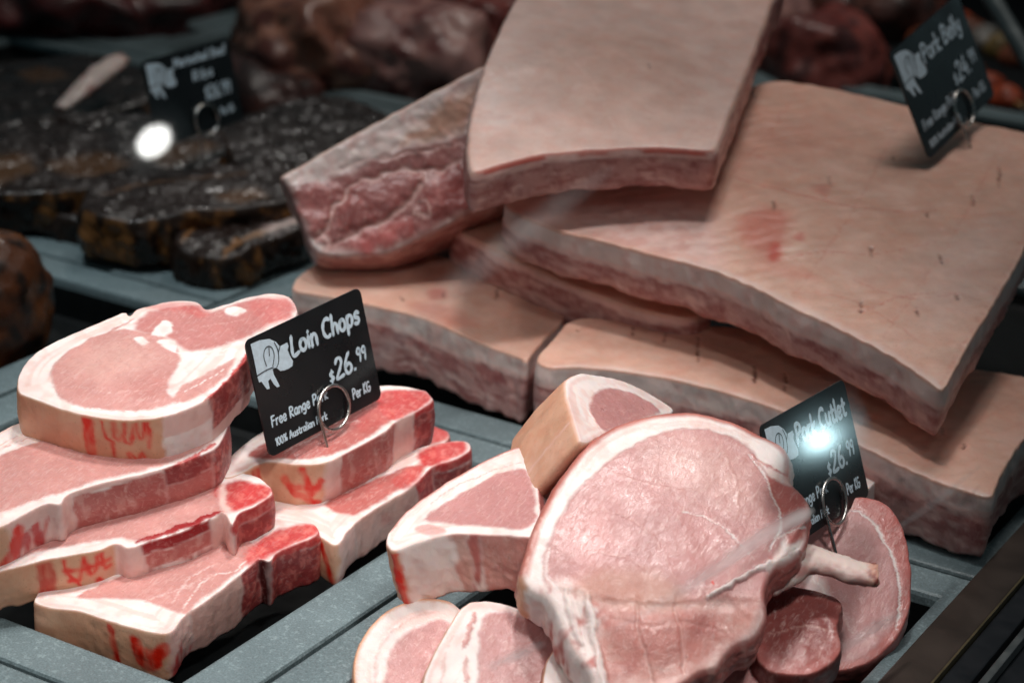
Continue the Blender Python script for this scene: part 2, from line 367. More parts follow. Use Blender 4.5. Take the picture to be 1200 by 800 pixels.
# ------------------------------------------------------------------ meat slabs
PIECES = [
{'name': 'loin_chop', 'O': [-0.1308, 0.0408, 0.1189], 'U': [0.866, 0.5, 0.0], 'V': [-0.483, 0.8365, 0.2588], 'N': [0.1294, -0.2241, 0.9659], 'thick': 33, 'out': [[-73.6, -43.7], [-75.1, -30.2], [-72.0, -15.2], [-64.0, -1.9], [-50.9, 11.9], [-37.4, 25.2], [-27.0, 34.9], [-23.4, 31.7], [-20.6, 39.0], [-12.4, 44.1], [0.5, 49.8], [13.2, 50.0], [20.4, 42.7], [29.9, 47.9], [43.1, 56.3], [57.0, 60.3], [67.6, 57.6], [74.0, 45.7], [72.8, 29.8], [63.3, 16.0], [53.2, 5.8], [49.5, -11.2], [42.2, -29.8], [35.4, -43.1], [29.3, -50.7], [17.8, -59.5], [4.5, -65.2], [-11.7, -67.4], [-28.6, -65.7], [-46.1, -61.0], [-60.8, -54.4], [-69.9, -49.7]], 'top': [('poly', [[-55.7, -34.9], [-57.5, -23.8], [-53.6, -11.9], [-44.5, -0.2], [-34.7, 10.8], [-24.5, 17.7], [-14.0, 15.2], [-3.9, 14.4], [6.3, 6.7], [12.4, -3.6], [12.4, -16.1], [10.5, -28.5], [10.7, -42.1], [16.2, -49.5], [5.4, -56.6], [-13.1, -59.8], [-29.7, -59.6], [-42.5, -55.2], [-51.0, -46.5]], 'lean', 0.8, {}), ('poly', [[15.4, -50.3], [17.7, -37.5], [28.3, -24.5], [38.3, -12.2], [44.2, -5.0], [41.6, -21.7], [34.0, -36.9], [25.0, -47.2]], 'lean', 0.8, {}), ('poly', [[-18.1, 18.3], [-17.0, 29.6], [-8.0, 39.2], [13.9, 45.6], [21.6, 38.3], [43.7, 51.9], [67.1, 53.1], [71.6, 40.2], [58.2, 25.0], [44.7, 13.5], [30.0, 4.6], [16.8, 0.1], [7.6, 7.7], [-1.3, 13.7], [-10.4, 14.6]], 'lean2b', 1.4, {}), ('poly', [[-49.2, -21.4], [-28.9, 1.1], [-8.7, -1.3], [-1.1, -17.2], [-27.1, -35.7]], 'leanpale', 8, {'a': 0.5}), ('poly', [[-12.1, -38.4], [7.4, -24.7], [12.4, -40.3], [-0.1, -52.4]], 'lean2', 6, {'a': 0.3}), ('line', [[-42.9, -29.0], [-29.7, -21.4], [-9.9, -22.9], [3.4, -15.2]], 0.5, 'leanpale', 0.6, {'a': 0.5}), ('line', [[-42.9, -41.1], [-20.6, -44.7], [2.6, -39.6]], 0.5, 'leanpale', 0.6, {'a': 0.5}), ('line', [[10.0, 21.6], [24.2, 27.2], [46.1, 33.5]], 0.6, 'fatpink', 0.6, {'a': 0.6}), ('poly', [[-14.9, 41.3], [-1.7, 47.8], [14.5, 48.3], [23.0, 39.3], [18.2, 33.6], [7.2, 39.7], [-5.3, 38.6]], 'red', 1.5, {'a': 0.5}), ('poly', [[43.2, 55.4], [71.3, 56.2], [73.8, 38.6], [62.1, 26.2], [50.7, 36.5]], 'red', 3, {'a': 0.32}), ('poly', [[-7.1, 12.4], [-6.0, 21.1], [-2.7, 28.3], [1.6, 26.9], [3.0, 18.4], [-1.0, 12.1]], 'fat', 0.5, {'h': 0.5}), ('poly', [[-16.3, 8.2], [-12.7, 10.2], [-7.6, 3.8], [-8.9, -0.5], [-13.3, 2.5]], 'fat', 0.5, {'h': 0.4}), ('poly', [[-3.5, 5.9], [2.3, 9.8], [8.5, 5.3], [10.3, -3.0], [5.2, -1.8]], 'fat', 0.5, {'h': 0.4}), ('poly', [[30.7, 41.8], [36.9, 45.0], [44.0, 41.2], [40.6, 36.5], [34.5, 36.9]], 'fat', 0.5, {'h': 0.4}), ('line', [[-35.2, 8.2], [-27.4, 20.0], [-19.8, 28.5]], 1.6, 'lean', 0.8, {}), ('line', [[8.9, -3.1], [23.1, 0.6], [36.2, 2.6], [51.3, 12.4], [63.6, 22.0]], 1.1, 'fat', 0.5, {'h': -0.3}), ('line', [[12.1, -14.5], [16.0, -7.5], [28.6, -3.1], [41.6, -0.3]], 0.8, 'fat', 0.5, {'h': -0.3}), ('line', [[19.7, -41.3], [30.0, -29.2], [39.0, -17.1]], 0.6, 'fat', 0.5, {'h': -0.2}), ('line', [[31.1, -49.8], [41.8, -30.6], [49.3, -10.4], [53.2, 5.8], [63.2, 16.9], [73.1, 31.5]], 3.2, 'red', 1.0, {'part': 'bone'})], 'side': [('sec', [12.2, -63.0], [-20.6, 39.0], [(99, 'rind', 0, 'rind')]), ('sec', [34.5, -43.2], [12.2, -63.0], [(14, 'fatpink', 0, 'fat_rim'), (99, 'fat', 0, 'fat_rim')]), ('sec', [72.8, 29.8], [34.5, -43.2], [(22, 'bonered', 0.6, 'bone'), (99, 'fatpink', 0.3, 'fat_rim')]), ('mark', [[-29.5, -65.7, 1], [-29.1, -65.7, 31]], 6.0, 'ink'), ('mark', [[-21.3, -66.6, 2], [-19.5, -66.4, 12], [-16.1, -66.9, 16], [-14.7, -66.8, 30]], 2.0, 'ink'), ('mark', [[-14.7, -66.8, 1], [-14.2, -66.7, 12], [-11.7, -67.3, 13], [-10.3, -67.2, 3]], 2.0, 'ink'), ('mark', [[-8.5, -67.0, 2], [-8.5, -67.0, 15], [-6.1, -66.8, 15], [-5.2, -66.8, 3]], 2.0, 'ink'), ('mark', [[-2.4, -66.5, 2], [-1.9, -66.5, 12], [0.4, -66.3, 12], [1.3, -66.2, 3]], 2.0, 'ink'), ('mark', [[4.0, -65.2, 2], [4.0, -65.2, 18]], 2.0, 'ink'), ('mark', [[-8.9, -67.1, 29], [-6.6, -66.9, 23], [-3.8, -66.6, 29], [-1.0, -66.4, 24], [1.2, -65.5, 30]], 2.0, 'ink')], 'base': 'fat', 'sbase': 'fat', 'bump': [([-25.2, -19.3], 2.5, 35), ([18.7, 13.8], -2, 20), ([54.4, 47.5], 2, 14)], 'shear': (0, 0), 'ds': 1.05, 'r': 1.15, 'noise': (0.6, 0.8), 'label': 'topmost loin chop of the left stack with white fat rim and inked rind', 'cat': 'meat chop', 'group': 'loin chops stacked in the grey tray', 'mat': 'meat', 'bulge': 1.0, 'warp': 1.2, 'mainpart': 'meat'},
{'name': 'loin_chop', 'O': [-0.1289, -0.0377, 0.072], 'U': [0.866, 0.5, 0.0], 'V': [-0.4891, 0.8471, 0.2079], 'N': [0.104, -0.1801, 0.9781], 'thick': 30, 'out': [[-69.3, -45.1], [-66.5, -14.0], [-54.6, 19.3], [-42.1, 38.9], [-24.0, 57.7], [17.3, 75.5], [59.9, 75.8], [77.9, 58.2], [78.8, 37.8], [74.0, 24.1], [55.7, 8.6], [32.0, -6.3], [14.8, -15.6], [2.7, -25.3], [-0.2, -33.9], [-6.7, -33.7], [-16.8, -42.9], [-28.0, -54.4], [-44.0, -63.8], [-60.7, -60.8]], 'top': [('poly', [[-50.8, -35.9], [-48.6, -6.1], [-38.2, 10.9], [-17.6, 26.8], [21.6, 51.4], [59.2, 63.5], [73.4, 51.8], [73.4, 34.8], [55.1, 11.8], [31.4, -3.2], [12.1, -13.5], [-1.3, -24.0], [-10.6, -28.7], [-22.7, -37.4], [-34.6, -45.9]], 'lean', 0.8, {}), ('line', [[-56.3, -13.1], [-43.3, 12.1], [-27.6, 28.4], [-9.7, 35.8]], 0.8, 'lean', 0.6, {'a': 0.7}), ('line', [[-54.0, -3.4], [-42.8, 20.4], [-29.0, 35.0]], 0.7, 'lean', 0.6, {'a': 0.6}), ('line', [[53.7, 6.0], [64.0, 16.6], [74.0, 30.7]], 3, 'red', 1.2, {'part': 'bone'})], 'side': [('sec', [-66.5, -14.0], [-24.0, 57.7], [(99, 'rind', 0, 'rind')]), ('sec', [17.3, 75.5], [74.0, 24.1], [(99, 'bonered', 0.5, 'bone')]), ('sec', [74.0, 24.1], [49.1, 4.8], [(12, 'bonered', 0.5, 'bone'), (99, 'lean2', 0.6, 'meat')]), ('sec', [49.1, 4.8], [4.2, -23.6], [(2.5, 'fatpink', 0, 'fat_rim'), (99, 'sidelean', 0.9, 'meat')]), ('sec', [4.2, -23.6], [-2.0, -34.1], [(99, 'fatpink', 0.3, 'fat_rim')]), ('sec', [-2.0, -34.1], [-24.9, -51.9], [(9, 'fatpink', 0.2, 'fat_rim'), (99, 'redfat', 0.3, 'fat_rim')]), ('sec', [-24.9, -51.9], [-66.5, -14.0], [(99, 'rind', 0, 'rind')]), ('mark', [[-20.6, -46.3, 8], [-24.3, -50.4, 20], [-28.0, -54.4, 27]], 8, 'ink')], 'base': 'fat', 'sbase': 'fat', 'bump': [([-10.0, -9.1], 2, 30)], 'shear': (0, 0), 'ds': 1.2, 'r': 1.15, 'noise': (0.6, 0.8), 'label': 'flat loin chop under the topmost one at the left edge, its lean end cut showing', 'cat': 'meat chop', 'group': 'loin chops stacked in the grey tray', 'mat': 'meat', 'bulge': 1.0, 'warp': 1.2, 'mainpart': 'meat'},
{'name': 'loin_chop', 'O': [-0.0944, -0.0299, 0.0439], 'U': [0.866, 0.5, 0.0], 'V': [-0.4891, 0.8471, 0.2079], 'N': [0.104, -0.1801, 0.9781], 'thick': 29, 'out': [[-85.9, -61.8], [-96.6, -41.0], [-83.2, -16.0], [-55.8, 9.4], [-22.5, 36.3], [13.6, 54.2], [43.6, 58.5], [63.1, 53.5], [72.8, 42.8], [74.8, 34.9], [66.8, 24.6], [58.6, 17.5], [55.7, 7.1], [49.5, 16.8], [44.5, 11.6], [29.7, -1.3], [12.8, -13.4], [2.1, -19.5], [-5.0, -16.4], [-13.6, -23.1], [-30.9, -30.5], [-50.0, -38.7], [-66.5, -47.3], [-77.6, -58.3]], 'top': [('poly', [[-74.8, -31.8], [-59.8, -15.6], [-31.1, 6.0], [11.7, 35.9], [39.4, 46.5], [47.3, 32.5], [49.1, 19.9], [41.7, 14.5], [22.6, -1.1], [5.7, -13.2], [-5.1, -11.1], [-21.6, -18.5], [-38.9, -25.2], [-60.2, -34.3]], 'lean', 0.8, {}), ('poly', [[40.4, 40.0], [56.4, 48.0], [73.0, 41.2], [73.5, 33.1], [63.0, 24.2], [52.0, 20.1]], 'red', 1.5, {'part': 'bone'}), ('line', [[6.0, -14.7], [22.8, -2.6], [49.3, 18.3]], 4.2, 'redline', 1.2, {'h': 0.6, 'part': 'bone'}), ('poly', [[43.0, 38.6], [45.6, 44.6], [52.4, 17.0], [50.1, 12.9]], 'fatpink', 1, {})], 'side': [('sec', [-85.9, -61.8], [-55.8, 9.4], [(99, 'rind', 0, 'rind')]), ('sec', [43.6, 58.5], [55.7, 7.1], [(8, 'red', 0.3, 'bone'), (99, 'bonered', 0.5, 'bone')]), ('sec', [55.7, 7.1], [44.5, 11.6], [(99, 'fatpink', 0.2, 'fat_rim')]), ('sec', [44.5, 11.6], [8.5, -16.0], [(6, 'redline', 0.5, 'bone'), (16, 'sidelean', 0.9, 'meat'), (99, 'fatlean', 0.5, 'meat')]), ('sec', [8.5, -16.0], [-5.0, -16.4], [(99, 'fatpink', 0.2, 'fat_rim')]), ('sec', [-5.0, -16.4], [-85.9, -61.8], [(99, 'rind', 0, 'rind')]), ('mark', [[-40.8, -34.2, 0], [-39.9, -34.1, 28]], 9, 'ink2'), ('mark', [[-30.9, -30.4, 3], [-28.7, -29.5, 14], [-24.4, -27.6, 17], [-21.8, -26.7, 5]], 2.4, 'ink'), ('mark', [[-21.1, -25.9, 3], [-18.4, -24.9, 14], [-14.9, -23.9, 12], [-14.1, -23.1, 3]], 2.4, 'ink'), ('mark', [[-12.4, -22.2, 3], [-10.7, -21.3, 13], [-8.4, -18.8, 12]], 2.4, 'ink'), ('mark', [[-27.0, -28.6, 16], [-22.3, -26.7, 24], [-18.4, -24.9, 28]], 2.4, 'ink'), ('mark', [[-16.7, -24.0, 28], [-14.1, -23.1, 20], [-11.6, -21.4, 28]], 2.4, 'ink'), ('mark', [[-30.9, -30.4, 9], [-22.3, -26.7, 10], [-8.4, -18.8, 8]], 2.4, 'ink')], 'base': 'fat', 'sbase': 'fat', 'bump': [], 'shear': (0, 0), 'ds': 1.15, 'r': 1.15, 'noise': (0.6, 0.8), 'label': 'loin chop third from the top of the left stack with a red bone notch', 'cat': 'meat chop', 'group': 'loin chops stacked in the grey tray', 'mat': 'meat', 'bulge': 1.0, 'warp': 1.2, 'mainpart': 'meat'},
{'name': 'loin_chop', 'O': [-0.0596, -0.0192, 0.0202], 'U': [0.866, 0.5, 0.0], 'V': [-0.4924, 0.8529, 0.1736], 'N': [0.0868, -0.1504, 0.9848], 'thick': 32, 'out': [[-81.3, -31.1], [-76.6, -13.9], [-51.8, 9.4], [-17.3, 32.6], [14.3, 50.4], [43.1, 57.1], [61.4, 53.6], [65.9, 43.2], [54.8, 33.1], [44.7, 24.1], [41.3, 15.8], [35.4, 16.9], [29.0, 6.8], [19.1, -10.5], [8.8, -26.6], [1.6, -37.7], [-5.1, -52.9], [-22.1, -49.9], [-39.6, -44.8], [-54.7, -38.6], [-70.8, -37.0]], 'top': [('poly', [[-59.0, -26.2], [-43.5, -9.6], [-9.9, 17.0], [18.8, 35.8], [32.0, 28.7], [34.2, 19.2], [27.4, 8.2], [18.6, -7.4], [8.3, -23.6], [0.3, -34.8], [-21.6, -26.9], [-40.2, -26.9]], 'lean', 0.8, {}), ('poly', [[31.5, 31.9], [48.9, 50.0], [63.5, 52.1], [64.9, 43.1], [53.3, 33.0], [42.4, 23.1], [34.8, 17.6]], 'red', 1.5, {'part': 'bone'}), ('line', [[0.0, -30.3], [7.9, -5.2], [23.0, 5.5], [28.7, 16.3]], 1.0, 'fat', 0.8, {'a': 0.8}), ('line', [[-5.3, -26.3], [0.4, -2.7], [14.1, 11.0]], 0.8, 'fat', 0.8, {'a': 0.6}), ('line', [[-21.6, -26.9], [-2.6, -13.8], [11.7, 1.3]], 0.7, 'fat', 0.8, {'a': 0.5}), ('poly', [[26.1, 21.7], [32.0, 28.7], [36.1, 19.3], [30.6, 9.3]], 'red', 1.5, {'a': 0.8})], 'side': [('sec', [43.1, 57.1], [41.3, 15.8], [(5, 'red', 0.3, 'bone'), (99, 'bonered', 0.6, 'bone')]), ('sec', [41.3, 15.8], [34.6, 16.0], [(99, 'dark', 0.5, 'bone')]), ('sec', [35.4, 16.9], [25.9, 1.8], [(99, 'bonered', 0.6, 'bone')]), ('sec', [25.9, 1.8], [3.8, -33.8], [(99, 'sidepale', 0.8, 'meat')]), ('sec', [3.8, -33.8], [-4.4, -51.4], [(10, 'fatpink', 0.2, 'fat_rim'), (99, 'redfat', 0.4, 'fat_rim')]), ('sec', [-4.4, -51.4], [-76.6, -13.9], [(99, 'rind', 0, 'rind')]), ('mark', [[-37.7, -45.4, 2], [-33.6, -47.2, 30]], 3.5, 'ink'), ('mark', [[-23.0, -50.0, 8], [-19.7, -50.5, 20], [-13.6, -51.4, 22], [-7.9, -52.4, 10]], 7, 'ink'), ('mark', [[-18.4, -50.4, 14], [-9.9, -51.9, 14]], 7, 'ink')], 'base': 'fat', 'sbase': 'fat', 'bump': [], 'shear': (0, 0), 'ds': 1.1, 'r': 1.15, 'noise': (0.6, 0.8), 'label': 'lowest loin chop of the left stack, in the tray corner, with broad white fat', 'cat': 'meat chop', 'group': 'loin chops stacked in the grey tray', 'mat': 'meat', 'bulge': 1.0, 'warp': 1.2, 'mainpart': 'meat'},
{'name': 'loin_chop', 'O': [-0.0543, 0.1108, 0.0639], 'U': [0.866, 0.5, 0.0], 'V': [-0.4924, 0.8529, 0.1736], 'N': [0.0868, -0.1504, 0.9848], 'thick': 32, 'out': [[-60.2, -53.8], [-59.9, -35.3], [-48.1, -10.7], [-24.7, 15.9], [-0.9, 37.4], [24.1, 52.7], [48.5, 51.1], [54.9, 41.8], [53.7, 35.8], [45.0, 24.4], [35.4, 14.0], [29.1, 1.2], [14.3, -15.8], [-3.6, -34.6], [-18.7, -37.7], [-37.7, -36.8], [-51.0, -49.5]], 'top': [('poly', [[-49.3, -32.5], [-36.6, -13.3], [-13.8, 10.3], [15.1, 34.1], [28.4, 30.5], [31.2, 14.5], [23.1, -0.3], [10.2, -15.3], [-4.8, -27.5], [-24.3, -32.0]], 'lean2', 0.9, {}), ('poly', [[19.6, 42.3], [48.1, 50.0], [54.4, 40.8], [44.4, 25.3], [33.3, 13.8], [26.8, 17.9]], 'red', 1.3, {'part': 'bone'}), ('poly', [[0.4, 23.0], [19.9, 38.5], [28.8, 25.7], [27.7, 6.6], [15.3, 0.8]], 'red', 2.5, {'a': 0.45}), ('line', [[-29.8, -28.1], [-11.8, -8.2], [11.7, 12.7]], 0.8, 'fat', 0.7, {'a': 0.6})], 'side': [('sec', [24.1, 52.7], [44.0, 23.3], [(5, 'red', 0.3, 'bone'), (99, 'bonered', 0.7, 'bone')]), ('sec', [44.0, 23.3], [33.6, 10.0], [(99, 'fatpink', 0.4, 'fat_rim')]), ('sec', [33.6, 10.0], [2.8, -27.7], [(99, 'sidelean', 0.9, 'meat')]), ('sec', [2.8, -27.7], [-4.5, -35.5], [(99, 'fatpink', 0.3, 'fat_rim')]), ('sec', [-4.5, -35.5], [-48.1, -10.7], [(99, 'rind', 0, 'rind')]), ('mark', [[-26.7, -37.5, 10], [-21.2, -37.9, 20], [-13.8, -37.3, 22], [-7.0, -35.7, 12]], 4.5, 'ink'), ('mark', [[-23.6, -38.2, 16], [-7.9, -35.8, 16]], 4.5, 'ink'), ('mark', [[-16.2, -37.5, 3], [-14.8, -37.3, 12]], 4.5, 'ink'), ('mark', [[-12.8, -37.2, 25], [-7.9, -35.8, 28]], 4.5, 'ink'), ('mark', [[-43.1, -41.7, 1], [-41.7, -40.7, 31]], 6, 'ink2')], 'base': 'fat', 'sbase': 'fat', 'bump': [], 'shear': (0, 0), 'ds': 1.15, 'r': 1.15, 'noise': (0.6, 0.8), 'label': 'loin chop with red ink smears directly under the Loin Chops price card', 'cat': 'meat chop', 'group': 'loin chops stacked in the grey tray', 'mat': 'meat', 'bulge': 1.0, 'warp': 1.2, 'mainpart': 'meat'},
{'name': 'loin_chop', 'O': [-0.0282, 0.107, 0.0334], 'U': [0.866, 0.5, 0.0], 'V': [-0.4924, 0.8529, 0.1736], 'N': [0.0868, -0.1504, 0.9848], 'thick': 30, 'out': [[-66.8, -31.9], [-58.9, -15.7], [-27.3, 10.2], [6.6, 36.3], [34.3, 52.9], [54.6, 58.7], [58.8, 48.6], [49.9, 37.4], [37.3, 28.9], [30.0, 13.6], [19.7, -0.7], [2.2, -23.2], [-8.1, -41.2], [-13.7, -55.8], [-25.4, -46.8], [-39.8, -37.2], [-53.6, -34.2]], 'top': [('poly', [[-24.6, -16.1], [-1.4, 8.1], [22.8, 28.5], [32.1, 29.3], [27.8, 15.2], [17.5, 1.7], [1.0, -19.9], [-7.4, -27.5]], 'lean2', 1, {}), ('poly', [[27.0, 44.7], [42.1, 55.6], [55.7, 57.8], [57.7, 48.5], [48.3, 38.2], [37.3, 29.8], [30.5, 29.2]], 'red', 1.5, {'part': 'bone'}), ('poly', [[14.5, 14.0], [29.0, 29.0], [31.7, 19.2], [21.9, 3.9]], 'red', 1.5, {'a': 0.7})], 'side': [('sec', [54.6, 58.7], [37.3, 28.9], [(5, 'red', 0.3, 'bone'), (99, 'bonered', 0.6, 'bone')]), ('sec', [37.3, 28.9], [28.1, 10.8], [(99, 'red', 0.4, 'bone')]), ('sec', [28.1, 10.8], [-5.2, -35.0], [(99, 'sidepale', 0.8, 'meat')]), ('sec', [-5.2, -35.0], [-12.8, -54.9], [(99, 'fatpink', 0.4, 'fat_rim')]), ('sec', [-12.8, -54.9], [-58.9, -15.7], [(99, 'rind', 0, 'rind')]), ('mark', [[-22.1, -49.1, 4], [-17.8, -52.8, 14], [-15.7, -54.3, 26]], 4, 'ink')], 'base': 'fat', 'sbase': 'fat', 'bump': [], 'shear': (0, 0), 'ds': 1.2, 'r': 1.15, 'noise': (0.6, 0.8), 'label': 'loin chop at the bottom of the right stack beside the tray rim', 'cat': 'meat chop', 'group': 'loin chops stacked in the grey tray', 'mat': 'meat', 'bulge': 1.0, 'warp': 1.2, 'mainpart': 'meat'},
{'name': 'loin_chop', 'O': [-0.062, 0.1909, 0.0227], 'U': [0.866, 0.5, 0.0], 'V': [-0.4973, 0.8613, 0.1045], 'N': [0.0523, -0.0905, 0.9945], 'thick': 28, 'out': [[-36.8, 0.4], [-17.0, 24.8], [10.1, 33.3], [28.4, 23.9], [31.6, 14.2], [25.7, 2.5], [7.9, -16.7], [-17.1, -40.4], [-32.8, -42.0]], 'top': [('poly', [[-25.1, -9.3], [-5.2, 14.8], [21.8, 23.2], [28.9, 13.9], [7.5, -11.4], [-17.9, -30.0]], 'lean2', 1, {}), ('poly', [[10.3, 29.9], [29.5, 24.0], [30.1, 11.8], [17.3, 6.0]], 'red', 1.5, {'part': 'bone'})], 'side': [('sec', [10.1, 33.3], [7.9, -16.7], [(99, 'bonered', 0.5, 'bone')]), ('sec', [7.9, -16.7], [-32.8, -42.0], [(99, 'lean2', 0.8, 'meat')])], 'base': 'fat', 'sbase': 'fat', 'bump': [], 'shear': (0, 0), 'ds': 1.6, 'r': 1.15, 'noise': (0.6, 0.8), 'label': 'partly hidden loin chop behind the right stack, only its red bone end showing', 'cat': 'meat chop', 'group': 'loin chops stacked in the grey tray', 'mat': 'meat', 'bulge': 1.0, 'warp': 1.2, 'mainpart': 'meat'},
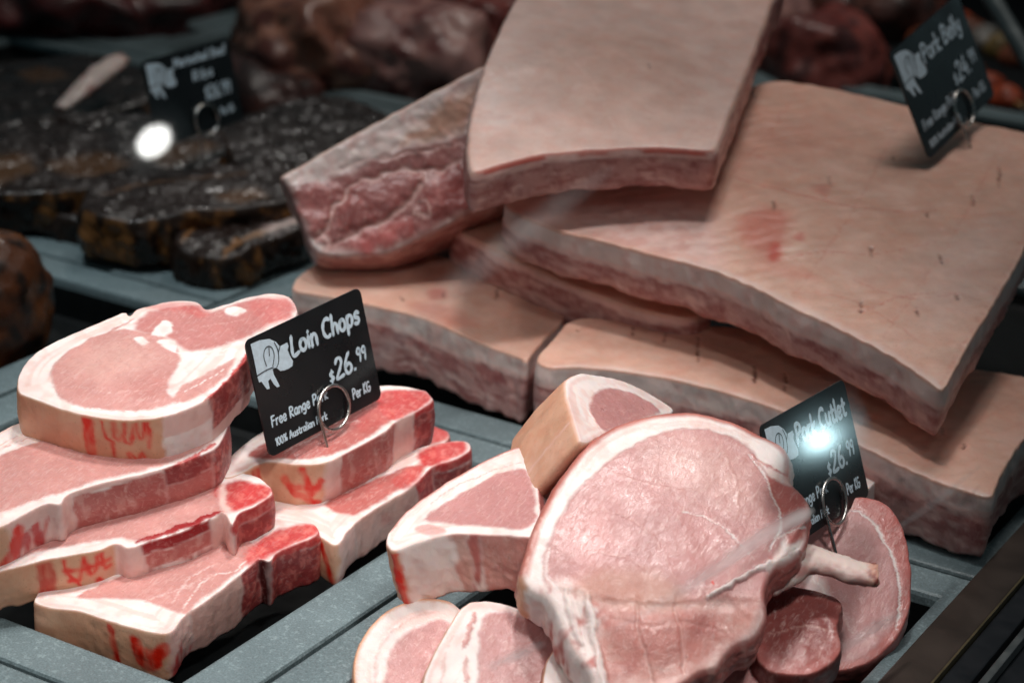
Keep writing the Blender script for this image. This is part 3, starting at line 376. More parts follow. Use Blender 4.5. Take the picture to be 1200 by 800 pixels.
{'name': 'pork_cutlet', 'O': [0.1986, 0.0612, 0.0857], 'U': [0.866, 0.5, 0.0], 'V': [-0.4415, 0.7647, 0.4695], 'N': [0.2347, -0.4066, 0.8829], 'thick': 30, 'out': [[-82.3, -28.5], [-81.7, -19.9], [-79.4, -10.6], [-74.3, 9.4], [-67.2, 27.7], [-60.3, 41.8], [-51.9, 56.3], [-42.8, 66.3], [-32.7, 74.0], [-21.5, 79.6], [-10.3, 83.3], [2.8, 85.4], [14.9, 85.0], [26.0, 82.7], [37.5, 78.1], [47.5, 72.2], [56.1, 66.9], [60.0, 60.1], [61.4, 50.9], [60.0, 42.2], [62.6, 38.9], [66.9, 33.5], [69.7, 26.9], [68.2, 15.7], [67.2, 5.7], [64.1, -2.7], [56.6, -11.2], [48.9, -16.0], [43.6, -28.0], [44.1, -36.4], [44.3, -43.6], [38.8, -52.2], [27.4, -57.0], [18.6, -67.6], [10.0, -71.2], [-2.9, -81.9], [-14.4, -83.6], [-25.8, -82.3], [-35.5, -86.8], [-41.8, -83.2], [-47.0, -74.6], [-54.0, -66.0], [-59.3, -57.2], [-64.8, -46.2], [-70.2, -40.3], [-77.3, -35.5]], 'top': [('rim', [-82.3, -28.5], [60.0, 42.2], 4.2, 'rindpink', 1.6, {'part': 'rind'}), ('poly', [[-66.4, -33.8], [-70.6, -23.5], [-68.4, -8.9], [-63.1, 8.4], [-53.2, 27.5], [-41.1, 43.1], [-26.1, 57.4], [-9.5, 67.9], [4.9, 72.4], [17.9, 72.6], [29.4, 68.7], [38.8, 60.5], [44.8, 49.2], [48.9, 38.0], [52.1, 26.4], [54.6, 13.2], [53.2, 1.5], [48.4, -8.0], [44.9, -18.4], [43.0, -33.3], [36.1, -42.1], [23.7, -34.5], [1.1, -37.5], [-23.7, -40.0], [-43.7, -38.2], [-56.4, -35.3]], 'leancut', 1.0, {}), ('line', [[-80.6, -27.8], [-77.3, -8.9], [-65.6, 20.5], [-52.6, 44.1], [-36.7, 62.0], [-16.0, 72.8], [5.0, 77.7], [25.8, 75.5], [44.1, 66.7]], 1.6, 'fatpink', 1.2, {'a': 0.6}), ('poly', [[-68.5, -38.1], [-60.0, -30.2], [-42.4, -37.0], [-22.8, -38.4], [1.1, -37.0], [22.9, -34.6], [43.4, -33.3], [42.9, -44.8], [22.2, -61.4], [-2.9, -80.4], [-25.8, -81.3], [-35.5, -85.8], [-47.1, -73.6], [-59.4, -56.2]], 'sidepeach', 6, {'h': -0.3}), ('poly', [[-70.3, -35.1], [-60.0, -30.2], [-46.8, -36.8], [-40.2, -44.7], [-42.1, -61.7], [-36.8, -84.9], [-46.2, -74.6], [-58.5, -57.1], [-66.1, -44.2]], 'fatlean', 3, {'a': 0.9, 'h': 1.4, 'part': 'fat_rim'}), ('line', [[-46.8, -37.8], [-44.8, -51.7], [-40.3, -69.2], [-35.9, -85.8]], 4.5, 'fat', 2.0, {'a': 0.85, 'h': 1.6}), ('line', [[-58.1, -34.3], [-54.4, -47.1], [-49.0, -62.1]], 3.5, 'fat', 1.6, {'a': 0.7, 'h': 1.2}), ('line', [[-22.8, -40.5], [-19.8, -57.8], [-12.2, -80.0]], 1.6, 'fatpink', 1.5, {'a': 0.7, 'h': -0.8}), ('line', [[-3.3, -38.8], [0.8, -54.0], [3.1, -72.6]], 1.8, 'fatpink', 1.5, {'a': 0.6, 'h': -0.8}), ('line', [[-33.6, -48.4], [-16.4, -51.5], [0.9, -47.3], [22.5, -49.1]], 1.4, 'fatpink', 2.2, {'a': 0.35, 'h': -0.3}), ('poly', [[-33.6, -49.5], [-7.7, -42.7], [18.4, -41.1], [22.4, -52.7], [-3.6, -67.0], [-27.1, -65.9]], 'lean2', 6, {'a': 0.45, 'h': 1.2}), ('line', [[-62.0, -34.6], [-42.4, -40.2], [-22.8, -41.6], [1.0, -39.6], [22.8, -36.6], [41.6, -35.5]], 5, 'leanpale', 5, {'a': 0.35, 'h': -0.5}), ('poly', [[46.4, 42.4], [59.0, 38.7], [67.6, 30.7], [67.8, 16.8], [64.0, 4.4], [55.8, -0.5], [52.9, 14.7], [49.9, 27.9]], 'lean2', 1.0, {}), ('line', [[39.2, 57.6], [48.1, 50.6], [59.7, 44.5]], 1.6, 'lean2', 0.8, {'a': 0.8}), ('line', [[1.3, 15.3], [12.5, 12.7], [26.1, 3.6], [38.5, -12.4]], 0.7, 'fat', 0.4, {'h': -0.2}), ('line', [[37.4, 58.6], [43.8, 47.4], [50.3, 26.8], [53.2, 11.4], [45.8, -6.5]], 0.9, 'fat', 0.5, {'h': -0.2}), ('line', [[48.2, -1.0], [57.5, 7.8], [66.7, 12.3]], 1.0, 'fat', 0.5, {}), ('line', [[14.2, -34.0], [27.5, -25.9], [41.0, -16.5], [64.6, -2.7]], 2.6, 'fat', 0.9, {'h': 1.6, 'part': 'bone'}), ('poly', [[-60.2, -18.6], [-58.5, 3.2], [-43.1, 20.8], [-25.1, 10.8], [-29.5, -16.6], [-46.9, -28.4]], 'lean2', 10, {'a': 0.28}), ('poly', [[-16.0, 56.9], [11.7, 64.5], [34.3, 48.6], [42.4, 20.7], [20.0, 24.9], [-2.5, 34.7]], 'leanpale', 12, {'a': 0.45}), ('poly', [[1.7, 7.0], [28.2, -2.2], [40.7, -22.9], [18.6, -29.6], [-3.0, -15.0]], 'lean2', 10, {'a': 0.25}), ('line', [[-43.1, 15.2], [-25.1, 8.1], [-11.8, -4.8], [-3.2, -25.6]], 0.5, 'leanpale', 0.6, {'a': 0.5}), ('line', [[-47.1, -12.4], [-29.5, -14.0], [-16.3, -22.2]], 0.5, 'leanpale', 0.6, {'a': 0.5}), ('line', [[-34.3, 38.4], [-11.6, 31.3], [11.0, 29.9]], 0.5, 'leanpale', 0.6, {'a': 0.4}), ('line', [[25.3, 53.8], [31.5, 34.1], [29.6, 14.3]], 0.5, 'leanpale', 0.6, {'a': 0.5}), ('poly', [[-53.3, -34.0], [-42.6, -22.8], [-16.3, -22.2], [1.2, -30.7], [1.1, -37.5], [-22.8, -40.5], [-42.4, -38.6]], 'tan', 4, {'a': 0.45}), ('line', [[-62.0, -34.6], [-68.8, -25.5], [-67.0, -10.9]], 2.0, 'fat', 1.0, {'a': 0.7}), ('line', [[17.0, -24.9], [17.8, -27.0]], 1.0, 'ink', 0.4, {})], 'side': [('sec', [-82.3, -28.5], [56.1, 66.9], [(99, 'rindpink', 0, 'rind')]), ('sec', [56.1, 66.9], [60.0, 41.0], [(12, 'fat', 0, 'fat_rim'), (99, 'fatpink', 0, 'fat_rim')]), ('sec', [60.0, 41.0], [41.5, -37.6], [(99, 'lean2', 0.8, 'meat')]), ('sec', [41.5, -37.6], [-35.5, -86.8], [(99, 'sidelean', 0.7, 'meat')]), ('sec', [-35.5, -86.8], [-64.8, -46.2], [(99, 'fatlean', 0.3, 'fat_rim')]), ('sec', [-64.8, -46.2], [-76.4, -35.5], [(99, 'fat', 0, 'fat_rim')]), ('sec', [-76.4, -35.5], [-82.3, -28.5], [(99, 'rind', 0, 'rind')])], 'base': 'fat', 'sbase': 'fat', 'bump': [([-7.1, 23.1], 4, 45), ([-24.9, -85.7], -16, 22), ([22.0, -65.4], -14, 20), ([-57.2, -57.6], -6, 12)], 'shear': (0, 0), 'ds': 0.9, 'r': 3, 'noise': (0.5, 2.6), 'label': 'large front pork cutlet facing the viewer with glistening lean and a protruding rib bone', 'cat': 'meat chop', 'group': 'pork cutlets piled in the tray', 'mat': 'meat', 'bulge': 1.0, 'warp': 1.2, 'mainpart': 'meat'},
{'name': 'pork_cutlet', 'O': [0.1104, 0.1383, 0.113], 'U': [0.6854, 0.4533, -0.5699], 'V': [-0.4981, 0.8627, 0.0872], 'N': [0.5312, 0.2241, 0.8171], 'thick': 52, 'out': [[-28.5, -7.7], [-26.1, 4.8], [-20.5, 15.9], [-11.7, 27.8], [8.9, 45.4], [31.9, 56.7], [52.9, 58.6], [46.0, 40.8], [30.1, 14.8], [8.3, -20.5], [-5.5, -45.2], [-13.9, -60.7], [-19.8, -63.5], [-24.4, -43.5], [-27.9, -23.6]], 'top': [('poly', [[-11.5, -10.2], [-5.7, 10.4], [7.3, 30.2], [23.5, 40.0], [39.5, 39.6], [25.6, 12.7], [8.5, -15.3], [-1.6, -32.0], [-8.1, -26.6]], 'leancut', 0.8, {}), ('line', [[-11.0, -13.7], [-7.6, -27.9], [-4.1, -37.9]], 0.7, 'lean', 0.6, {'a': 0.8}), ('line', [[-5.5, 20.2], [13.9, 41.6], [40.0, 48.8]], 0.7, 'fatpink', 0.6, {'a': 0.6})], 'side': [('sec', [-5.5, -45.2], [-20.5, 15.9], [(99, 'rindtan', 0, 'rind')]), ('mark', [[-23.9, -45.8, 2], [-23.3, -48.1, 26], [-22.1, -50.7, 52]], 0.8, 'fatpink')], 'base': 'fat', 'sbase': 'fat', 'bump': [], 'shear': (0, 0), 'ds': 1.2, 'r': 2, 'noise': (0.4, 0.5), 'label': 'upright pork cutlet leaning behind the front one, broad tan rind turned left', 'cat': 'meat chop', 'group': 'pork cutlets piled in the tray', 'mat': 'meat', 'bulge': 1.0, 'warp': 1.2, 'mainpart': 'meat'},
{'name': 'pork_cutlet', 'O': [0.083, 0.0372, 0.0782], 'U': [0.8637, 0.4542, 0.2183], 'V': [-0.4924, 0.8529, 0.1736], 'N': [-0.1073, -0.2575, 0.9603], 'thick': 39, 'out': [[-43.1, -17.8], [-41.9, -9.6], [-31.1, 10.9], [-12.3, 31.0], [8.6, 46.9], [28.2, 55.9], [34.2, 48.5], [38.4, 22.4], [40.8, -10.1], [41.1, -28.6], [35.2, -31.9], [14.1, -25.7], [-8.2, -19.3], [-25.1, -22.5], [-37.8, -26.6], [-41.2, -23.6]], 'top': [('rim', [-41.9, -9.6], [34.2, 48.5], 1.6, 'rindpink', 0.8, {'part': 'rind'}), ('poly', [[-23.1, -2.8], [-13.1, 10.8], [2.9, 23.3], [19.2, 32.7], [31.6, 32.3], [36.8, 6.6], [37.7, -18.7], [29.2, -24.5], [6.8, -14.9], [-11.1, -7.8]], 'leancut', 0.9, {}), ('line', [[-20.3, 12.4], [-4.5, 27.5], [12.0, 35.2], [29.6, 38.6]], 1.0, 'lean', 0.7, {'a': 0.6}), ('poly', [[-27.7, -11.2], [-21.4, -7.9], [-11.8, -12.3], [-9.7, -17.4], [-18.5, -17.8]], 'lean', 0.8, {'a': 0.7})], 'side': [('sec', [38.4, 22.4], [41.1, -28.6], [(99, 'lean2', 0.5, 'meat')]), ('sec', [41.1, -28.6], [7.2, -23.4], [(99, 'sidepeach', 0.8, 'meat')]), ('sec', [7.2, -23.4], [-0.7, -21.7], [(99, 'fatlean', 0.2, 'fat_rim')]), ('sec', [-0.7, -21.7], [-8.2, -19.3], [(99, 'sidepale', 0.6, 'meat')]), ('sec', [-8.2, -19.3], [-35.1, -25.6], [(99, 'fat', 0, 'fat_rim')]), ('sec', [-35.1, -25.6], [34.2, 48.5], [(99, 'rind', 0, 'rind')]), ('mark', [[-38.8, -25.6, 3], [-38.3, -25.7, 37]], 4.5, 'ink')], 'base': 'fat', 'sbase': 'fat', 'bump': [], 'shear': (0, 0), 'ds': 1.1, 'r': 1.15, 'noise': (0.5, 1.6), 'label': 'left pork cutlet lying flat under the upright tan one, its cut side forward', 'cat': 'meat chop', 'group': 'pork cutlets piled in the tray', 'mat': 'meat', 'bulge': 1.0, 'warp': 1.2, 'mainpart': 'meat'},
{'name': 'pork_cutlet', 'O': [0.083, -0.0141, 0.0118], 'U': [0.866, 0.5, -0.0], 'V': [-0.394, 0.6824, 0.6157], 'N': [0.3078, -0.5332, 0.788], 'thick': 30, 'out': [[-28.7, -15.4], [-29.3, -3.4], [-26.3, 10.4], [-17.8, 23.6], [-6.9, 31.7], [4.3, 35.3], [20.5, 33.7], [35.1, 17.2], [36.7, -11.8], [29.0, -36.0], [3.1, -46.7], [-19.7, -38.6]], 'top': [('rim', [-19.7, -38.6], [20.5, 33.7], 1.6, 'rind', 0.8, {'part': 'rind'}), ('poly', [[-11.7, -14.5], [-11.3, -2.4], [-6.3, 10.0], [3.1, 18.9], [16.5, 23.6], [30.0, 12.0], [31.3, -12.1], [19.9, -31.8], [-2.0, -37.6]], 'leancut', 1, {}), ('line', [[-17.1, -14.8], [-17.3, -0.4], [-10.3, 14.7], [0.5, 24.2], [11.7, 27.8]], 1.2, 'lean', 1, {'a': 0.45})], 'side': [('sec', [29.0, -36.0], [4.3, 35.3], [(99, 'rind', 0, 'rind')]), ('mark', [[-29.0, -1.0, 5], [-29.1, -10.7, 9]], 4, 'ink')], 'base': 'fat', 'sbase': 'fat', 'bump': [], 'shear': (0, 0), 'ds': 1.2, 'r': 1.15, 'noise': (0.6, 0.8), 'label': 'pork cutlet at the bottom left of the pile, its fat edge against the rim', 'cat': 'meat chop', 'group': 'pork cutlets piled in the tray', 'mat': 'meat', 'bulge': 1.0, 'warp': 1.2, 'mainpart': 'meat'},
{'name': 'pork_cutlet', 'O': [0.1309, -0.0141, 0.0255], 'U': [0.8269, 0.5557, -0.0867], 'V': [-0.394, 0.6824, 0.6157], 'N': [0.4013, -0.4749, 0.7832], 'thick': 30, 'out': [[-33.4, -17.1], [-29.6, -1.3], [-23.0, 14.6], [-15.8, 28.4], [-9.3, 33.4], [6.5, 33.6], [24.8, 28.2], [36.4, 20.7], [41.5, 2.1], [40.0, -21.5], [14.4, -42.3], [-20.3, -45.6], [-32.4, -33.1]], 'top': [('poly', [[-4.7, -11.9], [-4.8, 6.9], [-3.8, 23.8], [6.7, 29.3], [22.7, 25.1], [33.4, 18.0], [37.1, 1.6], [34.6, -17.4], [14.0, -33.3], [-2.8, -30.3]], 'leancut', 1, {}), ('line', [[-8.5, 27.7], [-10.3, 18.3], [-12.8, 7.1]], 3.0, 'lean2', 0.9, {'a': 0.8}), ('line', [[-10.7, 1.6], [-11.2, -12.6]], 2.4, 'lean2', 0.9, {'a': 0.6}), ('line', [[-19.3, 12.6], [-22.9, -2.0], [-24.5, -18.6]], 0.8, 'lean', 0.8, {'a': 0.5})], 'side': [('sec', [-20.3, -45.6], [-7.0, 33.2], [(99, 'rind', 0, 'rind')]), ('sec', [-7.0, 33.2], [41.5, 2.1], [(99, 'fatlean', 0.3, 'meat')]), ('mark', [[-29.6, -1.3, 3], [-32.4, -12.3, 12]], 5, 'ink')], 'base': 'fat', 'sbase': 'fat', 'bump': [], 'shear': (0, 0), 'ds': 1.1, 'r': 1.15, 'noise': (0.6, 0.8), 'label': 'pork cutlet second along the bottom row with a pink streak in its fat', 'cat': 'meat chop', 'group': 'pork cutlets piled in the tray', 'mat': 'meat', 'bulge': 1.0, 'warp': 1.2, 'mainpart': 'meat'},
{'name': 'pork_cutlet', 'O': [0.1776, 0.0009, 0.0226], 'U': [0.838, 0.5413, -0.0685], 'V': [-0.4045, 0.7006, 0.5878], 'N': [0.3662, -0.4648, 0.8061], 'thick': 30, 'out': [[-19.4, -4.7], [-18.1, 8.2], [-11.8, 20.4], [-4.4, 25.4], [8.2, 23.2], [26.3, 6.7], [31.1, -21.1], [5.0, -32.7], [-16.9, -25.5]], 'top': [('poly', [[8.7, 0.3], [10.6, 14.8], [21.9, 6.3], [26.6, -16.9], [11.4, -22.9]], 'leancut', 1, {}), ('line', [[1.1, 18.7], [-0.1, -0.5]], 1.0, 'lean', 0.8, {'a': 0.5})], 'side': [('sec', [-16.9, -25.5], [1.5, 24.5], [(99, 'rind', 0, 'rind')])], 'base': 'fat', 'sbase': 'fat', 'bump': [], 'shear': (0, 0), 'ds': 1.2, 'r': 1.15, 'noise': (0.6, 0.8), 'label': 'mostly hidden pork cutlet below the front one, only its fat edge showing', 'cat': 'meat chop', 'group': 'pork cutlets piled in the tray', 'mat': 'meat', 'bulge': 1.0, 'warp': 1.2, 'mainpart': 'meat'},
{'name': 'pork_cutlet', 'O': [0.2263, 0.0637, 0.0194], 'U': [0.866, 0.5, 0.0], 'V': [-0.433, 0.75, 0.5], 'N': [0.25, -0.433, 0.866], 'thick': 34, 'out': [[-37.2, -12.6], [-30.4, 5.8], [-19.0, 17.0], [-3.0, 23.2], [15.4, 29.1], [28.7, 29.4], [32.0, 21.6], [27.0, 9.2], [27.5, -13.9], [15.7, -34.6], [-19.6, -41.6], [-37.2, -32.7]], 'top': [('poly', [[-32.7, -12.3], [-25.9, 6.1], [-12.2, 15.8], [3.8, 19.9], [13.7, 16.3], [19.7, 6.2], [21.7, -14.2], [11.5, -29.9], [-19.6, -36.6]], 'leancut', 1, {}), ('line', [[0.1, 20.8], [17.6, 25.0], [29.4, 23.6]], 2.0, 'fat', 1, {'h': 0.5})], 'side': [('sec', [15.4, 29.1], [27.5, -13.9], [(99, 'fatlean', 0.4, 'fat_rim')]), ('sec', [-37.2, -32.7], [-19.0, 17.0], [(99, 'lean2', 0.6, 'meat')])], 'base': 'fatpink', 'sbase': 'fatpink', 'bump': [], 'shear': (0, 0), 'ds': 1.1, 'r': 1.15, 'noise': (0.6, 0.8), 'label': 'pork cutlet at the bottom middle, right below the front one, with a pale fat cap', 'cat': 'meat chop', 'group': 'pork cutlets piled in the tray', 'mat': 'meat', 'bulge': 1.0, 'warp': 1.2, 'mainpart': 'meat'},
{'name': 'pork_cutlet', 'O': [0.2457, 0.183, 0.0263], 'U': [0.866, 0.5, 0.0], 'V': [-0.424, 0.7344, 0.5299], 'N': [0.265, -0.4589, 0.848], 'thick': 34, 'out': [[-45.2, -8.9], [-40.5, 16.7], [-26.6, 36.5], [-8.7, 49.8], [9.0, 55.6], [23.8, 54.2], [33.9, 42.5], [38.3, 21.4], [38.0, -4.0], [33.1, -26.3], [22.3, -44.1], [7.5, -55.6], [-11.5, -58.3], [-29.9, -48.8], [-43.5, -30.8]], 'top': [('poly', [[-40.4, -8.6], [-36.2, 14.1], [-21.9, 31.0], [-4.2, 41.9], [12.4, 45.9], [22.4, 31.9], [28.9, 12.3], [30.3, -10.0], [26.2, -29.4], [12.7, -46.3], [-4.1, -52.6], [-25.0, -44.8], [-38.6, -27.7]], 'leancut', 1, {}), ('poly', [[10.2, 51.6], [23.7, 53.6], [33.8, 41.3], [38.1, 18.6], [37.5, -4.0], [32.7, -4.3], [29.1, 15.2], [22.5, 33.7]], 'lean2', 1, {}), ('line', [[1.0, 46.3], [14.2, 42.5], [23.2, 29.1], [29.6, 7.9], [30.9, -15.4], [27.0, -31.0]], 1.6, 'fat', 0.6, {'h': -0.3}), ('line', [[-21.1, 3.7], [-13.8, -7.0], [-2.7, -25.6], [3.9, -36.1]], 1.2, 'fat', 0.8, {'a': 0.7}), ('poly', [[-23.0, 4.7], [-15.8, 2.9], [-8.3, -12.2], [-16.8, -21.0], [-21.2, -10.2]], 'fat', 1.5, {'a': 0.6})], 'side': [('sec', [-45.2, -8.9], [-29.9, -48.8], [(99, 'lean2', 0.6, 'meat')]), ('sec', [38.3, 21.4], [-29.9, -48.8], [(99, 'lean2', 0.5, 'meat')])], 'base': 'lean2', 'sbase': 'lean2', 'bump': [([0.7, -6.2], 4, 40)], 'shear': (0, 0), 'ds': 1.1, 'r': 1.15, 'noise': (0.6, 0.8), 'label': 'round pork cutlet right of the pile behind the rib bone', 'cat': 'meat chop', 'group': 'pork cutlets piled in the tray', 'mat': 'meat', 'bulge': 1.0, 'warp': 1.2, 'mainpart': 'meat'},
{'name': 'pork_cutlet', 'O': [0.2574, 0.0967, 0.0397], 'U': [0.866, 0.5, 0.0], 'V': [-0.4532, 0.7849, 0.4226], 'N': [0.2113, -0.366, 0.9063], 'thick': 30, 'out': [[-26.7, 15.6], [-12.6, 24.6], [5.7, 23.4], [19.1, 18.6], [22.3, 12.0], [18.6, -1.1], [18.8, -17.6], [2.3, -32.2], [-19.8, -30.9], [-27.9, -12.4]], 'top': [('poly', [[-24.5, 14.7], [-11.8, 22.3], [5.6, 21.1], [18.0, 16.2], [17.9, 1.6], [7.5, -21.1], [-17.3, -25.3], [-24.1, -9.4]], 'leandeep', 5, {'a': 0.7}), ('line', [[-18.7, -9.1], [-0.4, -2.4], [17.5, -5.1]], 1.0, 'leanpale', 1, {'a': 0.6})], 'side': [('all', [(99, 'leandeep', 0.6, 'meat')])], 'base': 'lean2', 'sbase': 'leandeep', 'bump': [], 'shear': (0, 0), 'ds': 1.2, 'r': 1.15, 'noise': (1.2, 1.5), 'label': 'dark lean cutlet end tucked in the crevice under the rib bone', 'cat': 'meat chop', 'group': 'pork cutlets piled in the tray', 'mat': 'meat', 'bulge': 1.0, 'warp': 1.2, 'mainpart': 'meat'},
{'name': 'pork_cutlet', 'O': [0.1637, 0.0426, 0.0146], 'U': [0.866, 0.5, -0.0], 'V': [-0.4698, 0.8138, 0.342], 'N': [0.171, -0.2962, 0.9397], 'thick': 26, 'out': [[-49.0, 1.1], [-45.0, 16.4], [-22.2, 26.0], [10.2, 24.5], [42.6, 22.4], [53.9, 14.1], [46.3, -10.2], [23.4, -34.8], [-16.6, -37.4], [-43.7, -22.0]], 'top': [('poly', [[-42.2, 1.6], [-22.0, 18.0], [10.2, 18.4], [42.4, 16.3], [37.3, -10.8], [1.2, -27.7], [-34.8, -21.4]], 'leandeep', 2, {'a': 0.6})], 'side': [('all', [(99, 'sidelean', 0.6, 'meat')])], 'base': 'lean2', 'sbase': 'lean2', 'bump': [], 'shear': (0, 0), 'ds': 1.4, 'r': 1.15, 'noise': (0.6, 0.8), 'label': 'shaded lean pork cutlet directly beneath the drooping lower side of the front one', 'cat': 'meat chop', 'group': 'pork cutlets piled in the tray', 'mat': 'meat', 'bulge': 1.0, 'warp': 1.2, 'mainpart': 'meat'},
{'name': 'pork_cutlet', 'O': [0.1967, 0.2947, 0.0301], 'U': [0.866, 0.5, 0.0], 'V': [-0.4924, 0.8529, 0.1736], 'N': [0.0868, -0.1504, 0.9848], 'thick': 34, 'out': [[-29.9, -9.3], [-11.9, 13.7], [10.5, 23.4], [22.5, 24.4], [25.3, 17.1], [22.1, 3.7], [6.3, -15.2], [-16.2, -30.6], [-28.8, -27.3]], 'top': [('poly', [[-24.8, -11.6], [-7.2, 6.6], [9.3, 11.9], [4.3, -9.0], [-15.5, -23.4]], 'leancut', 1, {})], 'side': [('sec', [10.5, 23.4], [6.3, -15.2], [(99, 'fat', 0, 'fat_rim')])], 'base': 'fat', 'sbase': 'fat', 'bump': [], 'shear': (0, 0), 'ds': 1.6, 'r': 1.15, 'noise': (0.6, 0.8), 'label': 'hidden pork cutlet behind the price card, just its white fat tip showing', 'cat': 'meat chop', 'group': 'pork cutlets piled in the tray', 'mat': 'meat', 'bulge': 1.0, 'warp': 1.2, 'mainpart': 'meat'},
{'name': 'belly_slab', 'O': [-0.1396, 0.3475, 0.0568], 'U': [0.866, 0.5, -0.0], 'V': [-0.4981, 0.8627, 0.0872], 'N': [0.0436, -0.0755, 0.9962], 'thick': 50, 'out': [[-101.1, 14.8], [-99.9, 31.3], [-93.1, 48.9], [-81.5, 68.9], [-47.6, 85.9], [3.7, 78.3], [55.2, 38.7], [89.3, 3.4], [94.2, -7.4], [90.0, -21.9], [80.6, -44.9], [71.6, -70.0], [67.7, -79.6], [61.2, -73.8], [33.9, -54.5], [-10.1, -24.2], [-44.9, -7.2], [-74.3, 3.5], [-95.0, 9.7]], 'top': [('poly', [[-47.6, 85.9], [-9.7, 90.8], [29.5, 65.9], [18.0, 41.6], [-26.3, 54.3]], 'slit', 6, {'a': 0.25}), ('poly', [[-5.4, 16.4], [6.6, 22.3], [8.5, 7.9], [-1.5, 2.4]], 'stain', 3, {'a': 0.6}), ('poly', [[-16.1, -6.6], [7.9, -3.7], [33.0, -28.7], [9.7, -38.4]], 'stain', 5, {'a': 0.35}), ('line', [[6.8, 17.9], [6.7, 7.7]], 1.3, 'slit', 0.6, {'h': -1.4}), ('line', [[-32.4, 68.9], [-31.9, 53.6]], 1.3, 'slit', 0.6, {'h': -1.4}), ('line', [[46.1, 33.1], [44.8, 12.4]], 1.3, 'slit', 0.6, {'h': -1.4}), ('line', [[-23.0, 7.0], [-20.0, -1.3]], 1.3, 'slit', 0.6, {'h': -1.4})], 'side': [('all', [(1.6, 'rindbelly', 0, 'rind'), (13, 'fatbelly', 0, 'fat_layer'), (16, 'fatpink', 0.2, 'fat_layer'), (99, 'bellmix', 0.6, 'meat_layer')])], 'base': 'rindbelly', 'sbase': 'fatbelly', 'bump': [([-18.9, 37.0], 3, 50)], 'shear': (0, 0), 'ds': 1.7, 'r': 1.15, 'noise': (0.5, 1.4), 'label': 'low pork belly slab behind the loin price card, square corner forward', 'cat': 'pork belly', 'group': 'scored pork belly slabs', 'mat': 'meat', 'bulge': 1.0, 'warp': 1.2, 'mainpart': 'rind'},
{'name': 'belly_slab', 'O': [-0.0684, 0.416, 0.0898], 'U': [0.866, 0.5, 0.0], 'V': [-0.4951, 0.8576, 0.1392], 'N': [0.0696, -0.1205, 0.9903], 'thick': 33, 'out': [[-87.2, 43.9], [-85.8, 67.3], [-76.9, 80.2], [-44.1, 93.2], [19.9, 74.1], [73.8, -4.1], [95.4, -62.7], [93.0, -74.2], [79.7, -84.3], [53.2, -78.5], [18.6, -56.1], [-17.1, -25.1], [-47.9, 0.9], [-74.5, 25.5]], 'top': [('poly', [[-87.2, 43.9], [-69.2, 78.2], [19.9, 74.1], [55.1, -19.6], [18.7, -43.3], [-41.9, 7.0]], 'rindtan', 6, {'a': 0.5})], 'side': [('all', [(2, 'rindbelly', 0, 'rind'), (7, 'fatpink', 0.1, 'fat_layer'), (99, 'bellmix', 0.6, 'meat_layer')])], 'base': 'rindbelly', 'sbase': 'fatbelly', 'bump': [], 'shear': (0, 0), 'ds': 1.8, 'r': 1.15, 'noise': (0.5, 1.5), 'label': 'thin pork belly slab wedged in shade between the lower and upper slabs', 'cat': 'pork belly', 'group': 'scored pork belly slabs', 'mat': 'meat', 'bulge': 1.0, 'warp': 1.2, 'mainpart': 'rind'},
